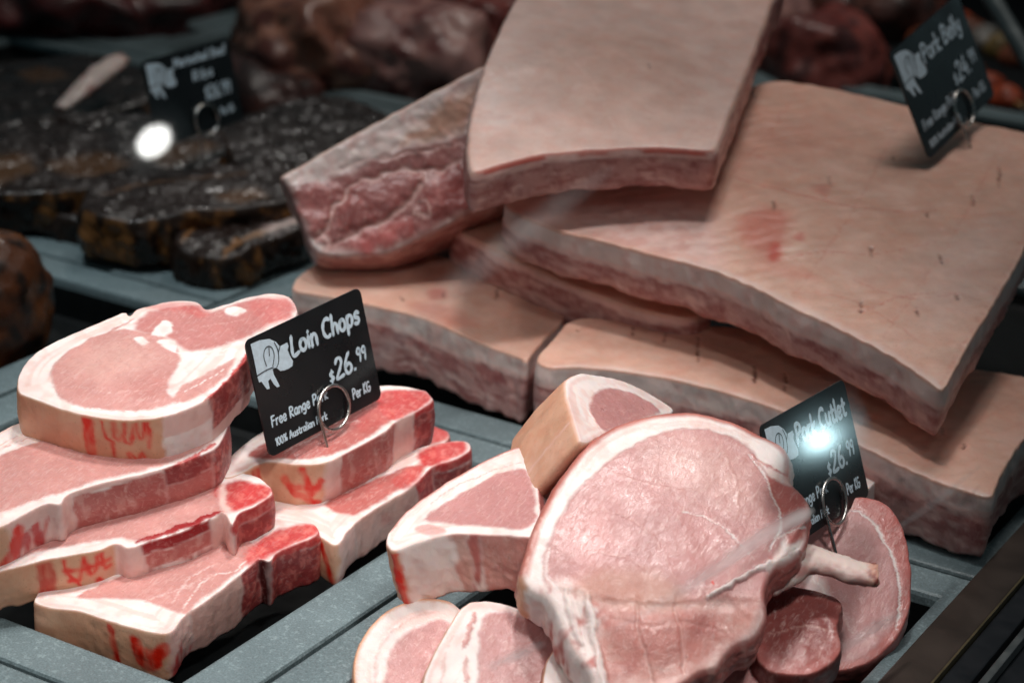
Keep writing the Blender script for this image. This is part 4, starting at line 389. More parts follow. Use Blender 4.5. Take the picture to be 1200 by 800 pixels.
{'name': 'belly_slab', 'O': [-0.1969, 0.3645, 0.1325], 'U': [0.866, 0.5, 0.0], 'V': [-0.265, 0.4589, 0.848], 'N': [0.424, -0.7344, 0.5299], 'thick': 110, 'out': [[-73.0, -1.7], [-69.7, 2.9], [-60.3, 8.5], [-31.1, 28.4], [4.3, 51.4], [39.8, 73.8], [70.9, 92.2], [83.4, 89.0], [90.4, 0.1], [76.5, -13.3], [51.7, -28.4], [28.2, -42.8], [7.6, -53.2], [-13.3, -56.8], [-34.5, -57.3], [-47.0, -51.7], [-57.6, -30.4], [-66.3, -10.8]], 'top': [('poly', [[-66.2, -12.0], [-58.2, -4.1], [-46.1, -2.1], [-17.6, 9.5], [12.1, 23.7], [37.4, 30.2], [54.2, 36.2], [66.0, 44.5], [88.1, 44.4], [90.2, 3.2], [75.1, -10.8], [45.7, -28.7], [7.5, -50.1], [-25.6, -54.3], [-44.2, -47.8], [-56.6, -27.9]], 'belllean', 3, {'part': 'meat_layer'}), ('poly', [[-62.3, -6.8], [-46.0, -4.7], [-31.6, -9.6], [-32.5, -24.1], [-41.9, -38.3], [-52.2, -37.6], [-59.3, -23.6]], 'bonered', 3, {'a': 0.35, 'h': 2.0}), ('poly', [[11.7, 30.1], [29.0, 47.6], [49.5, 66.6], [65.8, 72.6], [60.9, 49.3], [48.0, 38.4], [29.9, 32.3]], 'tan', 4, {'a': 0.75, 'h': 0.6}), ('poly', [[58.8, 42.8], [62.9, 57.1], [69.5, 72.8], [76.2, 86.0], [84.8, 86.5], [85.9, 63.4], [79.6, 42.6], [68.9, 37.0]], 'fat', 2.5, {'a': 0.85, 'h': -0.8}), ('poly', [[74.7, 43.6], [77.3, 64.2], [85.4, 73.7], [88.5, 38.0], [80.4, 27.4]], 'belllean', 3, {'a': 0.9, 'h': 1.0}), ('poly', [[-26.8, -18.7], [-13.6, -5.5], [8.5, 2.0], [25.4, 5.5], [21.3, -7.4], [9.9, -20.6], [-8.9, -31.6], [-23.0, -38.6], [-29.6, -30.2]], 'bonered', 4, {'a': 0.35, 'h': 2.6}), ('poly', [[32.1, -4.3], [43.6, 7.7], [58.5, 13.6], [79.7, 18.5], [88.5, 12.6], [74.8, -5.8], [51.3, -20.9], [36.1, -21.7], [29.0, -14.5]], 'bonered', 4, {'a': 0.5, 'h': 2.4}), ('poly', [[-17.0, -46.4], [-2.6, -35.0], [15.2, -27.8], [23.8, -29.9], [15.9, -39.0], [-1.7, -49.9], [-13.6, -53.1]], 'red', 4, {'a': 0.55, 'h': 1.5}), ('line', [[-50.2, -48.8], [-36.6, -35.6], [-30.5, -17.7], [-16.8, -3.1], [4.0, 5.6], [21.4, 10.9], [38.5, 11.2], [58.3, 18.6], [85.4, 26.4]], 2.8, 'fatpink', 2.6, {'a': 0.75, 'h': -1.4}), ('line', [[31.2, 10.8], [28.2, -0.7], [19.3, -15.0], [3.1, -28.5], [-17.4, -40.8], [-31.9, -50.3]], 3.0, 'fatpink', 2.8, {'a': 0.7, 'h': -1.2}), ('line', [[-29.7, 8.2], [0.3, 16.8], [30.5, 23.5], [57.5, 32.5]], 2.4, 'fatpink', 2.0, {'a': 0.7, 'h': -0.8}), ('line', [[-62.7, -9.3], [-46.4, 1.6], [-18.1, 17.1], [11.5, 33.9], [29.3, 43.8]], 3.5, 'fatbelly', 2.5, {'a': 0.7}), ('line', [[24.6, -22.3], [26.1, -16.6], [31.4, -14.4], [35.9, -17.3], [34.9, -22.4], [29.6, -24.5], [25.2, -22.3]], 1.8, 'fatpink', 1.4, {'a': 0.75}), ('line', [[-55.8, -39.1], [-49.2, -46.2], [-41.4, -54.5]], 4.5, 'fat', 2.5, {'a': 0.7}), ('line', [[-43.6, -39.7], [-35.8, -46.8], [-36.4, -55.5]], 3.6, 'fatpink', 2, {'a': 0.7})], 'side': [('sec', [-73.0, -1.7], [83.4, 89.0], [(99, 'rindbelly', 0, 'rind')]), ('sec', [83.4, 89.0], [-73.0, -1.7], [(99, 'bellmix', 0.6, 'meat_layer')])], 'base': 'fatbelly', 'sbase': 'rindbelly', 'bump': [], 'shear': (0, 0), 'ds': 1.6, 'r': 4, 'noise': (2.4, 1.5), 'label': 'pork belly slab at the upper left, its marbled cut end turned forward', 'cat': 'pork belly', 'group': 'scored pork belly slabs', 'mat': 'meat', 'bulge': 1.0, 'warp': 2.5, 'mainpart': 'fat_layer'},
{'name': 'belly_slab', 'O': [0.0991, 0.4536, 0.1398], 'U': [0.866, 0.5, 0.0], 'V': [-0.4924, 0.8529, 0.1736], 'N': [0.0868, -0.1504, 0.9848], 'thick': 35, 'out': [[-212.1, 12.8], [-184.3, 38.2], [-148.3, 63.8], [-84.6, 142.1], [-49.6, 199.7], [-14.2, 236.0], [25.3, 232.9], [81.8, 208.1], [130.2, 183.1], [172.3, 165.6], [205.6, 140.2], [196.6, 83.1], [155.4, 13.1], [119.0, -68.7], [86.4, -139.8], [62.7, -190.8], [57.5, -198.1], [52.2, -191.8], [38.0, -174.4], [22.5, -159.7], [-2.8, -138.3], [-26.2, -118.3], [-47.9, -96.3], [-71.6, -77.4], [-98.9, -64.1], [-126.6, -49.5], [-154.8, -34.5], [-183.6, -16.8]], 'top': [('poly', [[-212.1, 10.2], [-148.4, 57.0], [-88.4, 50.5], [-70.1, 0.7], [-64.6, -53.4], [-74.3, -75.4], [-126.6, -48.3], [-177.8, -19.9]], 'fatpink', 8, {'a': 0.75}), ('poly', [[-148.7, 11.0], [-101.4, 22.7], [-76.3, -6.2], [-76.0, -54.6], [-109.9, -58.3], [-149.1, -32.7]], 'fatlean', 8, {'a': 0.2}), ('poly', [[-53.1, -6.1], [-34.4, 11.0], [-17.9, -2.2], [-24.9, -37.2], [-34.2, -61.9], [-41.9, -51.0], [-53.2, -34.3]], 'stain', 5, {'a': 0.55}), ('poly', [[-35.4, -40.8], [-28.3, -37.6], [-28.7, -56.6], [-35.9, -62.0]], 'stain', 2, {'a': 0.8}), ('poly', [[-18.5, -29.3], [-10.0, -23.6], [-12.2, -35.9]], 'stain', 2, {'a': 0.7}), ('poly', [[1.3, 47.4], [13.8, 52.8], [10.5, 31.5]], 'stain', 3, {'a': 0.4}), ('poly', [[-47.5, -51.6], [-5.3, -81.8], [-38.4, -79.6]], 'stain', 5, {'a': 0.25}), ('line', [[-60.5, 67.1], [-28.9, 44.0], [5.4, 28.3], [39.9, 19.3], [87.8, 24.7]], 1.6, 'stain', 1.8, {'a': 0.6, 'h': -0.6}), ('line', [[17.2, -79.4], [48.0, -98.6], [87.9, -88.9]], 1.2, 'stain', 1.5, {'a': 0.5, 'h': -0.5}), ('line', [[-33.7, -61.8], [-1.9, -46.7], [38.0, -44.7], [81.4, -19.7]], 0.9, 'stain', 1.2, {'a': 0.55, 'h': -0.5}), ('line', [[18.3, -118.0], [59.9, -91.8], [98.2, -93.4]], 0.9, 'stain', 1.2, {'a': 0.55, 'h': -0.5}), ('line', [[-58.2, 53.9], [-17.6, 150.2], [7.8, 222.6]], 0.8, 'stain', 1.4, {'a': 0.35, 'h': -0.6}), ('line', [[-24.0, -106.0], [28.0, 18.0], [86.3, 193.1]], 0.8, 'stain', 1.4, {'a': 0.35, 'h': -0.6}), ('line', [[24.7, -154.3], [86.3, -25.2], [157.9, 156.5]], 0.8, 'stain', 1.4, {'a': 0.35, 'h': -0.6}), ('line', [[58.5, -191.2], [121.0, -57.0], [188.4, 116.8]], 0.8, 'stain', 1.4, {'a': 0.3, 'h': -0.6}), ('line', [[-40.0, 147.5], [14.1, 117.6], [74.6, 103.5], [151.5, 119.5]], 0.9, 'stain', 1.5, {'a': 0.5, 'h': -0.5}), ('line', [[-49.1, 103.0], [-25.3, 91.8], [8.7, 61.6]], 1.0, 'stain', 1.5, {'a': 0.5}), ('line', [[-23.6, -100.5], [14.4, -104.3], [51.6, -151.6]], 0.8, 'stain', 1.5, {'a': 0.4, 'h': -0.5}), ('line', [[33.8, 186.6], [69.3, 160.7], [105.0, 142.8]], 0.8, 'stain', 1.5, {'a': 0.4, 'h': -0.5}), ('poly', [[67.1, -39.2], [133.8, 17.1], [98.2, -93.4], [60.0, -129.8]], 'fatbelly', 14, {'a': 0.35}), ('poly', [[-32.6, 163.3], [32.1, 171.2], [12.0, 96.2], [-37.6, 90.4]], 'stain', 18, {'a': 0.12}), ('rim', [57.5, -198.1], [-98.9, -64.1], 5, 'fatbelly', 3, {'a': 0.6}), ('wrinkle', (0.92, 0.38), 4.4, 2.2), ('line', [[116.1, 53.8], [114.0, 36.6]], 1.3, 'slit', 0.6, {'h': -1.4}), ('line', [[82.3, -89.4], [82.2, -97.2]], 1.3, 'slit', 0.6, {'h': -1.4}), ('line', [[-27.1, 22.1], [-28.3, 6.7]], 1.3, 'slit', 0.6, {'h': -1.4}), ('line', [[33.6, -34.5], [31.9, -48.9]], 1.3, 'slit', 0.6, {'h': -1.4}), ('line', [[19.3, -104.9], [17.6, -119.2]], 1.3, 'slit', 0.6, {'h': -1.4}), ('line', [[144.6, 104.6], [137.9, 72.3]], 1.3, 'slit', 0.6, {'h': -1.4}), ('line', [[54.2, -108.9], [53.4, -118.7]], 1.3, 'slit', 0.6, {'h': -1.4}), ('line', [[15.4, 69.1], [15.0, 53.0]], 1.3, 'slit', 0.6, {'h': -1.4}), ('line', [[67.6, 116.8], [65.8, 102.4]], 1.3, 'slit', 0.6, {'h': -1.4}), ('line', [[78.7, -38.0], [77.8, -52.2]], 1.3, 'slit', 0.6, {'h': -1.4}), ('line', [[-10.1, -131.7], [-10.0, -141.2]], 1.3, 'slit', 0.6, {'h': -1.4}), ('line', [[78.8, 23.7], [78.0, 13.4]], 1.3, 'slit', 0.6, {'h': -1.4})], 'side': [('all', [(1.6, 'rindbelly', 0, 'rind'), (13, 'fatbelly', 0, 'fat_layer'), (16, 'fatpink', 0.2, 'fat_layer'), (99, 'bellmix', 0.6, 'meat_layer')])], 'base': 'rindbelly', 'sbase': 'fatbelly', 'bump': [([2.9, 2.6], 5, 70), ([-183.9, 7.0], -4, 40), ([57.5, -198.1], -5, 30)], 'shear': (0, 0), 'ds': 1.8, 'r': 1.15, 'noise': (0.6, 1.5), 'label': 'big scored pork belly slab carrying the pinned price card, red blotch on its skin', 'cat': 'pork belly', 'group': 'scored pork belly slabs', 'mat': 'meat', 'bulge': 1.0, 'warp': 1.2, 'mainpart': 'rind'},
{'name': 'belly_slab', 'O': [-0.0663, 0.4528, 0.2106], 'U': [0.866, 0.5, 0.0], 'V': [-0.4891, 0.8471, 0.2079], 'N': [0.104, -0.1801, 0.9781], 'thick': 33, 'out': [[-92.0, -134.5], [-95.6, -103.7], [-94.0, -49.3], [-87.2, 19.1], [-76.1, 93.5], [-64.8, 149.8], [-47.2, 201.7], [61.4, 233.1], [136.1, 211.9], [126.1, 149.9], [111.4, 78.9], [93.8, -1.1], [79.5, -61.8], [71.3, -95.1], [67.7, -100.4], [31.2, -100.7], [-10.4, -107.7], [-49.9, -119.3], [-73.2, -127.8], [-88.0, -136.5]], 'top': [('poly', [[-44.9, 45.5], [5.0, 80.9], [54.5, 57.4], [49.7, -65.2], [-8.6, -84.2], [-37.8, -36.4]], 'tan', 14, {'a': 0.2}), ('line', [[-32.5, 32.6], [-8.3, -33.0], [5.7, -95.0]], 0.8, 'fatbelly', 2, {'a': 0.4}), ('poly', [[-91.3, -29.3], [-73.6, -27.2], [-68.5, -78.4], [-83.0, -92.5]], 'fatbelly', 6, {'a': 0.6}), ('line', [[27.4, 18.6], [29.6, 9.2]], 1.3, 'slit', 0.6, {'h': -1.4})], 'side': [('sec', [67.7, -100.4], [-92.0, -134.5], [(1.8, 'stain', 0, 'rind'), (7, 'fatpink', 0.3, 'fat_layer'), (99, 'bellmix', 0.8, 'meat_layer')]), ('sec', [136.1, 211.9], [71.3, -95.1], [(1.6, 'rindbelly', 0, 'rind'), (5, 'fatpink', 0.2, 'fat_layer'), (99, 'bellmix', 0.7, 'meat_layer')])], 'base': 'rindsmooth', 'sbase': 'belllean', 'bump': [([-14.1, 6.8], 9, 75), ([-91.6, -129.8], -4, 30)], 'shear': (0, 0), 'ds': 1.9, 'r': 3, 'noise': (0.5, 1.5), 'label': 'smooth skinned pork belly slab lying on top of the belly pile', 'cat': 'pork belly', 'group': 'scored pork belly slabs', 'mat': 'meat', 'bulge': 1.0, 'warp': 1.2, 'mainpart': 'rind'},
{'name': 'belly_slab', 'O': [0.127, 0.3457, 0.0575], 'U': [0.866, 0.5, -0.0], 'V': [-0.4981, 0.8627, 0.0872], 'N': [0.0436, -0.0755, 0.9962], 'thick': 43, 'out': [[-155.1, 26.7], [-154.1, 39.6], [-146.8, 56.0], [-139.4, 78.2], [-133.6, 89.8], [-120.6, 96.8], [-79.5, 93.5], [2.5, 89.7], [86.3, 59.8], [169.6, 43.8], [197.6, 9.9], [175.8, -25.6], [151.9, -47.5], [127.4, -98.9], [118.3, -120.6], [112.1, -121.2], [90.9, -106.9], [70.6, -90.1], [50.3, -69.5], [18.0, -43.9], [-9.6, -20.3], [-59.8, 4.0], [-99.0, 16.8], [-127.0, 21.1], [-146.6, 18.9]], 'top': [('poly', [[-114.8, 89.3], [-56.2, 89.5], [0.2, 62.8], [71.9, -4.1], [48.0, -18.6], [-25.8, 21.5], [-92.2, 58.5]], 'slit', 8, {'a': 0.15}), ('rim', [118.3, -120.6], [-146.6, 18.9], 4, 'fatbelly', 3, {'a': 0.6}), ('wrinkle', (0.92, 0.35), 3.4, 1.2), ('line', [[85.5, -60.2], [116.5, -34.3], [156.6, 5.3]], 0.8, 'stain', 2, {'a': 0.3}), ('poly', [[72.5, -39.1], [101.8, -24.4], [105.4, -69.1], [82.2, -82.4]], 'stain', 8, {'a': 0.2}), ('line', [[-68.4, 78.6], [-69.6, 62.5]], 1.3, 'slit', 0.6, {'h': -1.4}), ('line', [[8.3, 25.4], [5.2, -2.0]], 1.3, 'slit', 0.6, {'h': -1.4}), ('line', [[112.6, -57.3], [110.6, -66.4]], 1.3, 'slit', 0.6, {'h': -1.4}), ('line', [[-46.5, 73.1], [-49.3, 33.8]], 1.3, 'slit', 0.6, {'h': -1.4}), ('line', [[-11.2, 35.7], [-13.4, 8.1]], 1.3, 'slit', 0.6, {'h': -1.4}), ('line', [[-90.9, 85.3], [-92.0, 67.8]], 1.3, 'slit', 0.6, {'h': -1.4}), ('line', [[-128.9, 76.7], [-127.8, 74.2]], 1.3, 'slit', 0.6, {'h': -1.4}), ('line', [[102.7, -35.8], [101.4, -47.3]], 1.3, 'slit', 0.6, {'h': -1.4})], 'side': [('all', [(1.6, 'rindbelly', 0, 'rind'), (13, 'fatbelly', 0, 'fat_layer'), (16, 'fatpink', 0.2, 'fat_layer'), (99, 'bellmix', 0.6, 'meat_layer')])], 'base': 'rindbelly', 'sbase': 'fatbelly', 'bump': [([-58.5, 43.0], 3, 60)], 'shear': (0, 0), 'ds': 1.7, 'r': 1.15, 'noise': (0.6, 1.6), 'label': 'long low pork belly slab behind the pork cutlets under the big scored slab', 'cat': 'pork belly', 'group': 'scored pork belly slabs', 'mat': 'meat', 'bulge': 1.0, 'warp': 1.2, 'mainpart': 'rind'},
{'name': 'marinated_steak', 'O': [-0.815, 0.6991, 0.03], 'U': [0.866, 0.5, 0.0], 'V': [-0.4988, 0.8639, 0.0698], 'N': [0.0349, -0.0604, 0.9976], 'thick': 44, 'out': [[-93.3, -78.2], [-95.7, 28.0], [-57.6, 85.9], [-2.8, 119.0], [54.4, 99.2], [100.2, 38.4], [101.0, -15.8], [50.9, -60.3], [-6.3, -99.6], [-50.8, -116.5]], 'top': [('poly', [[-47.9, 44.5], [-17.5, 63.8], [6.2, 33.9], [-23.4, 12.4]], 'glazefat', 4, {'a': 0.4})], 'side': [('sec', [-95.7, 28.0], [-93.3, -78.2], [(3, 'glazemix', 0.0, 'fat_edge'), (99, 'glazemix', 0, 'fat_edge')])], 'base': 'glaze', 'sbase': 'glaze2', 'bump': [], 'shear': (0, 0), 'ds': 3.0, 'r': 5, 'noise': (3.0, 6.0), 'label': 'dark marinated steak at the back left of its tray under a pale bone end', 'cat': 'steak', 'group': 'dark marinated steaks in the back left tray', 'mat': 'glazed', 'bulge': 1.0, 'warp': 3, 'mainpart': 'meat'},
{'name': 'marinated_steak', 'O': [-0.5928, 0.5066, 0.0511], 'U': [0.866, 0.5, 0.0], 'V': [-0.4973, 0.8613, 0.1045], 'N': [0.0523, -0.0905, 0.9945], 'thick': 44, 'out': [[-117.3, -92.5], [-126.1, -3.5], [-95.4, 54.3], [-40.6, 83.6], [11.2, 95.4], [79.6, 79.4], [112.7, 35.9], [109.4, -18.4], [74.8, -53.7], [22.0, -79.4], [-30.3, -101.0]], 'top': [('poly', [[-30.7, -33.7], [8.2, -8.8], [35.1, -34.4], [-3.7, -58.6]], 'glazefat', 5, {'a': 0.3}), ('poly', [[-96.6, -61.8], [-63.4, -18.7], [-40.7, -54.2], [-69.6, -84.3]], 'glazefat', 6, {'a': 0.35}), ('poly', [[51.5, -2.8], [90.6, 32.8], [101.8, 8.1], [71.1, -31.4]], 'glazefat', 5, {'a': 0.3})], 'side': [('sec', [-126.1, -3.5], [-117.3, -92.5], [(3, 'glazemix', 0.0, 'fat_edge'), (99, 'glazemix', 0, 'fat_edge')])], 'base': 'glaze', 'sbase': 'glaze2', 'bump': [], 'shear': (0, 0), 'ds': 2.2, 'r': 5, 'noise': (3.0, 6.0), 'label': 'wide black marinated steak in the middle of its tray', 'cat': 'steak', 'group': 'dark marinated steaks in the back left tray', 'mat': 'glazed', 'bulge': 1.0, 'warp': 3, 'mainpart': 'meat'},
{'name': 'marinated_steak', 'O': [-0.4966, 0.6705, 0.043], 'U': [0.866, 0.5, 0.0], 'V': [-0.4988, 0.8639, 0.0698], 'N': [0.0349, -0.0604, 0.9976], 'thick': 40, 'out': [[-80.8, -46.2], [-72.6, 38.8], [-26.1, 100.9], [28.1, 130.3], [77.3, 79.7], [77.6, -17.7], [43.8, -75.9], [-1.1, -108.0], [-46.3, -102.0]], 'top': [], 'side': [('sec', [-72.6, 38.8], [-80.8, -46.2], [(3, 'glazemix', 0.0, 'fat_edge'), (99, 'glazemix', 0, 'fat_edge')])], 'base': 'glaze', 'sbase': 'glaze2', 'bump': [], 'shear': (0, 0), 'ds': 2.2, 'r': 5, 'noise': (3.0, 6.0), 'label': 'dark marinated steak on the right behind the left belly slab', 'cat': 'steak', 'group': 'dark marinated steaks in the back left tray', 'mat': 'glazed', 'bulge': 1.0, 'warp': 3, 'mainpart': 'meat'},
{'name': 'marinated_steak', 'O': [-0.4466, 0.4691, 0.0525], 'U': [0.866, 0.5, 0.0], 'V': [-0.4973, 0.8613, 0.1045], 'N': [0.0523, -0.0905, 0.9945], 'thick': 44, 'out': [[-86.4, -53.6], [-88.7, -0.9], [-57.6, 29.0], [2.0, 59.8], [54.4, 74.7], [82.2, 40.4], [80.1, -3.8], [49.7, -29.0], [4.4, -48.7], [-40.1, -68.1]], 'top': [('line', [[-77.1, -17.4], [-26.7, 14.7], [33.4, 41.3]], 3, 'glazefat', 3, {'a': 0.5}), ('poly', [[15.6, -8.7], [44.7, 9.6], [53.9, -7.2], [28.4, -24.7]], 'glazefat', 4, {'a': 0.4})], 'side': [('sec', [-88.7, -0.9], [-86.4, -53.6], [(3, 'glazemix', 0.0, 'fat_edge'), (99, 'glazemix', 0, 'fat_edge')])], 'base': 'glaze', 'sbase': 'glaze2', 'bump': [], 'shear': (0, 0), 'ds': 2.2, 'r': 5, 'noise': (3.0, 6.0), 'label': 'marinated steak at the tray front with tan fat seams on top', 'cat': 'steak', 'group': 'dark marinated steaks in the back left tray', 'mat': 'glazed', 'bulge': 1.0, 'warp': 3, 'mainpart': 'meat'},
{'name': 'marinated_steak', 'O': [-0.5919, 0.4333, 0.0246], 'U': [0.866, 0.5, 0.0], 'V': [-0.4973, 0.8613, 0.1045], 'N': [0.0523, -0.0905, 0.9945], 'thick': 36, 'out': [[-80.4, -35.7], [-85.7, 39.6], [-32.5, 64.2], [29.3, 53.1], [67.3, 9.0], [71.6, -44.4], [41.3, -41.2], [18.5, -33.6], [-29.5, -11.0]], 'top': [], 'side': [('sec', [-85.7, 39.6], [-80.4, -35.7], [(3, 'glazemix', 0.0, 'fat_edge'), (99, 'glazemix', 0, 'fat_edge')])], 'base': 'glaze', 'sbase': 'glaze2', 'bump': [], 'shear': (0, 0), 'ds': 2.2, 'r': 5, 'noise': (3.0, 6.0), 'label': 'dark marinated steak at the front left against the tray rim', 'cat': 'steak', 'group': 'dark marinated steaks in the back left tray', 'mat': 'glazed', 'bulge': 1.0, 'warp': 3, 'mainpart': 'meat'},
{'name': 'marinated_steak', 'O': [-0.3895, 0.4595, 0.0354], 'U': [0.866, 0.5, 0.0], 'V': [-0.4951, 0.8576, 0.1392], 'N': [0.0696, -0.1205, 0.9903], 'thick': 36, 'out': [[-54.4, -38.3], [-53.4, -2.4], [-24.3, 30.1], [12.2, 64.5], [39.2, 78.0], [52.6, 46.0], [49.4, 9.8], [24.1, -21.4], [3.3, -49.8], [-11.3, -60.5], [-37.4, -56.0]], 'top': [('line', [[-48.5, -37.6], [-40.6, -0.8], [-8.4, 32.0], [26.6, 62.9]], 4.5, 'glazefat', 2, {}), ('line', [[-14.1, -59.3], [-2.4, -27.6], [25.2, 3.8], [48.1, 35.6]], 5.5, 'glazefat', 2, {}), ('poly', [[10.3, -4.3], [33.9, 30.6], [42.0, 20.2], [22.6, -9.2]], 'fatbelly', 4, {'a': 0.5})], 'side': [('sec', [-53.4, -2.4], [-54.4, -38.3], [(3, 'glazemix', 0.0, 'fat_edge'), (99, 'glazemix', 0, 'fat_edge')])], 'base': 'glaze', 'sbase': 'glaze2', 'bump': [], 'shear': (0, 0), 'ds': 1.8, 'r': 5, 'noise': (3.0, 6.0), 'label': 'marinated steak in the front right tray corner striped with golden fat', 'cat': 'steak', 'group': 'dark marinated steaks in the back left tray', 'mat': 'glazed', 'bulge': 1.0, 'warp': 3, 'mainpart': 'meat'},
{'name': 'marinated_steak', 'O': [-0.4708, 0.4485, 0.0196], 'U': [0.866, 0.5, 0.0], 'V': [-0.4988, 0.8639, 0.0698], 'N': [0.0349, -0.0604, 0.9976], 'thick': 30, 'out': [[-46.9, -16.0], [-41.1, 26.7], [0.9, 40.5], [30.6, 25.1], [38.7, -4.3], [25.3, -39.3], [-7.6, -32.8]], 'top': [], 'side': [('sec', [-41.1, 26.7], [-46.9, -16.0], [(3, 'glazemix', 0.0, 'fat_edge'), (99, 'glazemix', 0, 'fat_edge')])], 'base': 'glaze', 'sbase': 'glaze2', 'bump': [], 'shear': (0, 0), 'ds': 2.2, 'r': 5, 'noise': (3.0, 6.0), 'label': 'small dark marinated steak between the front steaks at the tray edge', 'cat': 'steak', 'group': 'dark marinated steaks in the back left tray', 'mat': 'glazed', 'bulge': 1.0, 'warp': 3, 'mainpart': 'meat'}]
NP = {}
def build_piece(D):
    ds, T, r = D['ds'], float(D['thick']), D['r']
    sd = abs(hash((round(D['O'][0] * 1e4), round(D['O'][1] * 1e4)))) % 97
    O = np.array(D['O']); U = np.array(D['U']); V = np.array(D['V']); Nn = np.array(D['N'])
    ring = spline(D['out'], ds)
    # equal spacing
    cl = np.concatenate([ring, ring[:1]]); s = np.concatenate([[0], np.cumsum(np.linalg.norm(np.diff(cl, axis=0), axis=1))])
    n = int(s[-1] / ds); q = np.linspace(0, s[-1], n, endpoint=False)
    ring = np.stack([np.interp(q, s, cl[:, 0]), np.interp(q, s, cl[:, 1])], 1)
    area = 0.5 * np.sum(ring[:, 0] * np.roll(ring[:, 1], -1) - np.roll(ring[:, 0], -1) * ring[:, 1])
    flip = area < 0
    if flip: ring = ring[::-1].copy()
    # gentle irregularity of the cut outline
    P3 = np.c_[ring, np.zeros(n)]
    tan = np.roll(ring, -1, 0) - np.roll(ring, 1, 0); tan /= np.linalg.norm(tan, axis=1)[:, None] + 1e-9
    nor = np.stack([tan[:, 1], -tan[:, 0]], 1)
    ring = ring + nor * (0.8 * fbm(P3, 7, 3, sd))[:, None]
    per = n * ds
    # interior points: inset rings for the rounded edge, then a hex grid
    inner = []
    for d in (r * .3, r * .75, r * 1.25):
        c = ring - nor * d
        dd, _, _, ins = seg_dist(c, ring, True)
        inner.append(c[ins & (dd > d * .9)][::1])
    lo, hi = ring.min(0), ring.max(0)
    gx = np.arange(lo[0], hi[0], ds); gy = np.arange(lo[1], hi[1], ds * .866)
    G = np.stack(np.meshgrid(gx, gy), -1); G[1::2, :, 0] += ds / 2; G = G.reshape(-1, 2)
    G = G + np.random.RandomState(sd).uniform(-.18, .18, G.shape) * ds
    dd, _, _, ins = seg_dist(G, ring, True)
    inner.append(G[ins & (dd > r * 1.25 + ds * .6)])
    inner = np.concatenate(inner)
    tris = tri_fill(ring, inner)
    uv = np.concatenate([ring, inner]); nt_ = len(uv)
    dist, idx, par, _ = seg_dist(uv, ring, True); dist[:n] = 0; idx[:n] = np.arange(n)
    # rows of the side wall
    rows = max(3, int(round((T - 2 * r) / (ds * 1.15))))
    tt = np.linspace(r, T - r, rows + 1)[1:]
    side_uv = np.tile(ring, (rows, 1)); side_s = np.tile(np.arange(n), rows); side_t = np.repeat(tt, n)
    # lower face, coarse
    cg = ds * 6
    G2 = np.stack(np.meshgrid(np.arange(lo[0], hi[0], cg), np.arange(lo[1], hi[1], cg)), -1).reshape(-1, 2)
    d2, _, _, in2 = seg_dist(G2, ring, True); G2 = G2[in2 & (d2 > cg * .5)]
    ins_ring = ring - nor * r
    btris = tri_fill(ring, G2)
    nb = len(G2)
    total = nt_ + rows * n + nb
    UV = np.concatenate([uv, side_uv, G2]); DEP = np.concatenate([np.zeros(nt_), side_t, np.full(nb, T)])
    SI = np.concatenate([idx, side_s, np.zeros(nb, int)])
    istop = np.arange(total) < nt_
    isside = (np.arange(total) >= nt_) & (np.arange(total) < nt_ + rows * n)
    XYZ = np.c_[UV, -DEP]
    # ---- colours
    col = np.zeros((total, 3)); leanw = np.zeros(total); skinw = np.zeros(total); hgt = np.zeros(total)
    parts = [D['mainpart']]; pid = np.zeros(total, int)
    def part(nm):
        if nm not in parts: parts.append(nm)
        return parts.index(nm)
    LEAN = {'lean': 1, 'leancut': 1, 'lean2': 1, 'lean2b': 1, 'leanpale': 1, 'leandeep': 1, 'leanpeach': .8, 'sidelean': .9, 'sidepale': .8, 'sidepeach': .7, 'bellmix': .6, 'belllean': .9, 'red': .5, 'bonered': .5, 'fatlean': .45, 'redfat': .3, 'glaze': 0, 'glaze2': 0}
    PART = {'lean': 'meat', 'leancut': 'meat', 'lean2': 'meat', 'lean2b': 'meat', 'sidepeach': 'meat', 'sidelean': 'meat', 'leanpale': 'meat', 'leandeep': 'meat', 'leanpeach': 'meat', 'fat': 'fat_rim', 'fatpink': 'fat_rim'}
    tp = np.arange(nt_)
    col[tp] = colour(D['base'], XYZ[tp], sd); leanw[tp] = LEAN.get(D['base'], 0); skinw[tp] = float(D['base'].startswith('rind'))
    pid[tp] = part('fat_rim' if D['base'] in ('fat', 'fatpink') else D['mainpart'])
    if D['base'] in ('fat', 'fatpink'):
        qq = np.c_[dist * 1.0, idx * ds * .06, np.zeros(nt_)]
        kk = (sstep(.02, .4, fbm(qq, 2.6, 2, sd + 14)) * .45)[:, None]
        col[tp] = col[tp] * (1 - kk) + lin((230, 182, 172)) * kk
    w1 = np.stack([fbm(XYZ[tp], 7, 3, sd + 11), fbm(XYZ[tp], 7, 3, sd + 12)], 1) * D['warp'] * 1.6 + np.stack([fbm(XYZ[tp], 1.8, 2, sd + 15), fbm(XYZ[tp], 1.8, 2, sd + 16)], 1) * .7
    wuv = uv + w1
    def near_s(p):
        return int(((ring - np.array(p[:2])) ** 2).sum(1).argmin())
    def span(a, b):
        if flip: a, b = b, a
        ia, ib = near_s(a), near_s(b)
        return ia, (ib - ia) % n
    def smask(si, a, ln, soft=1.6):
        x = ((si - a) % n) * ds; L = ln * ds
        x = np.where(x > L + (per - L) / 2, x - per, x)
        return sstep(-soft, soft, x) * (1 - sstep(L - soft, L + soft, x))
    rind_top = np.zeros(nt_)
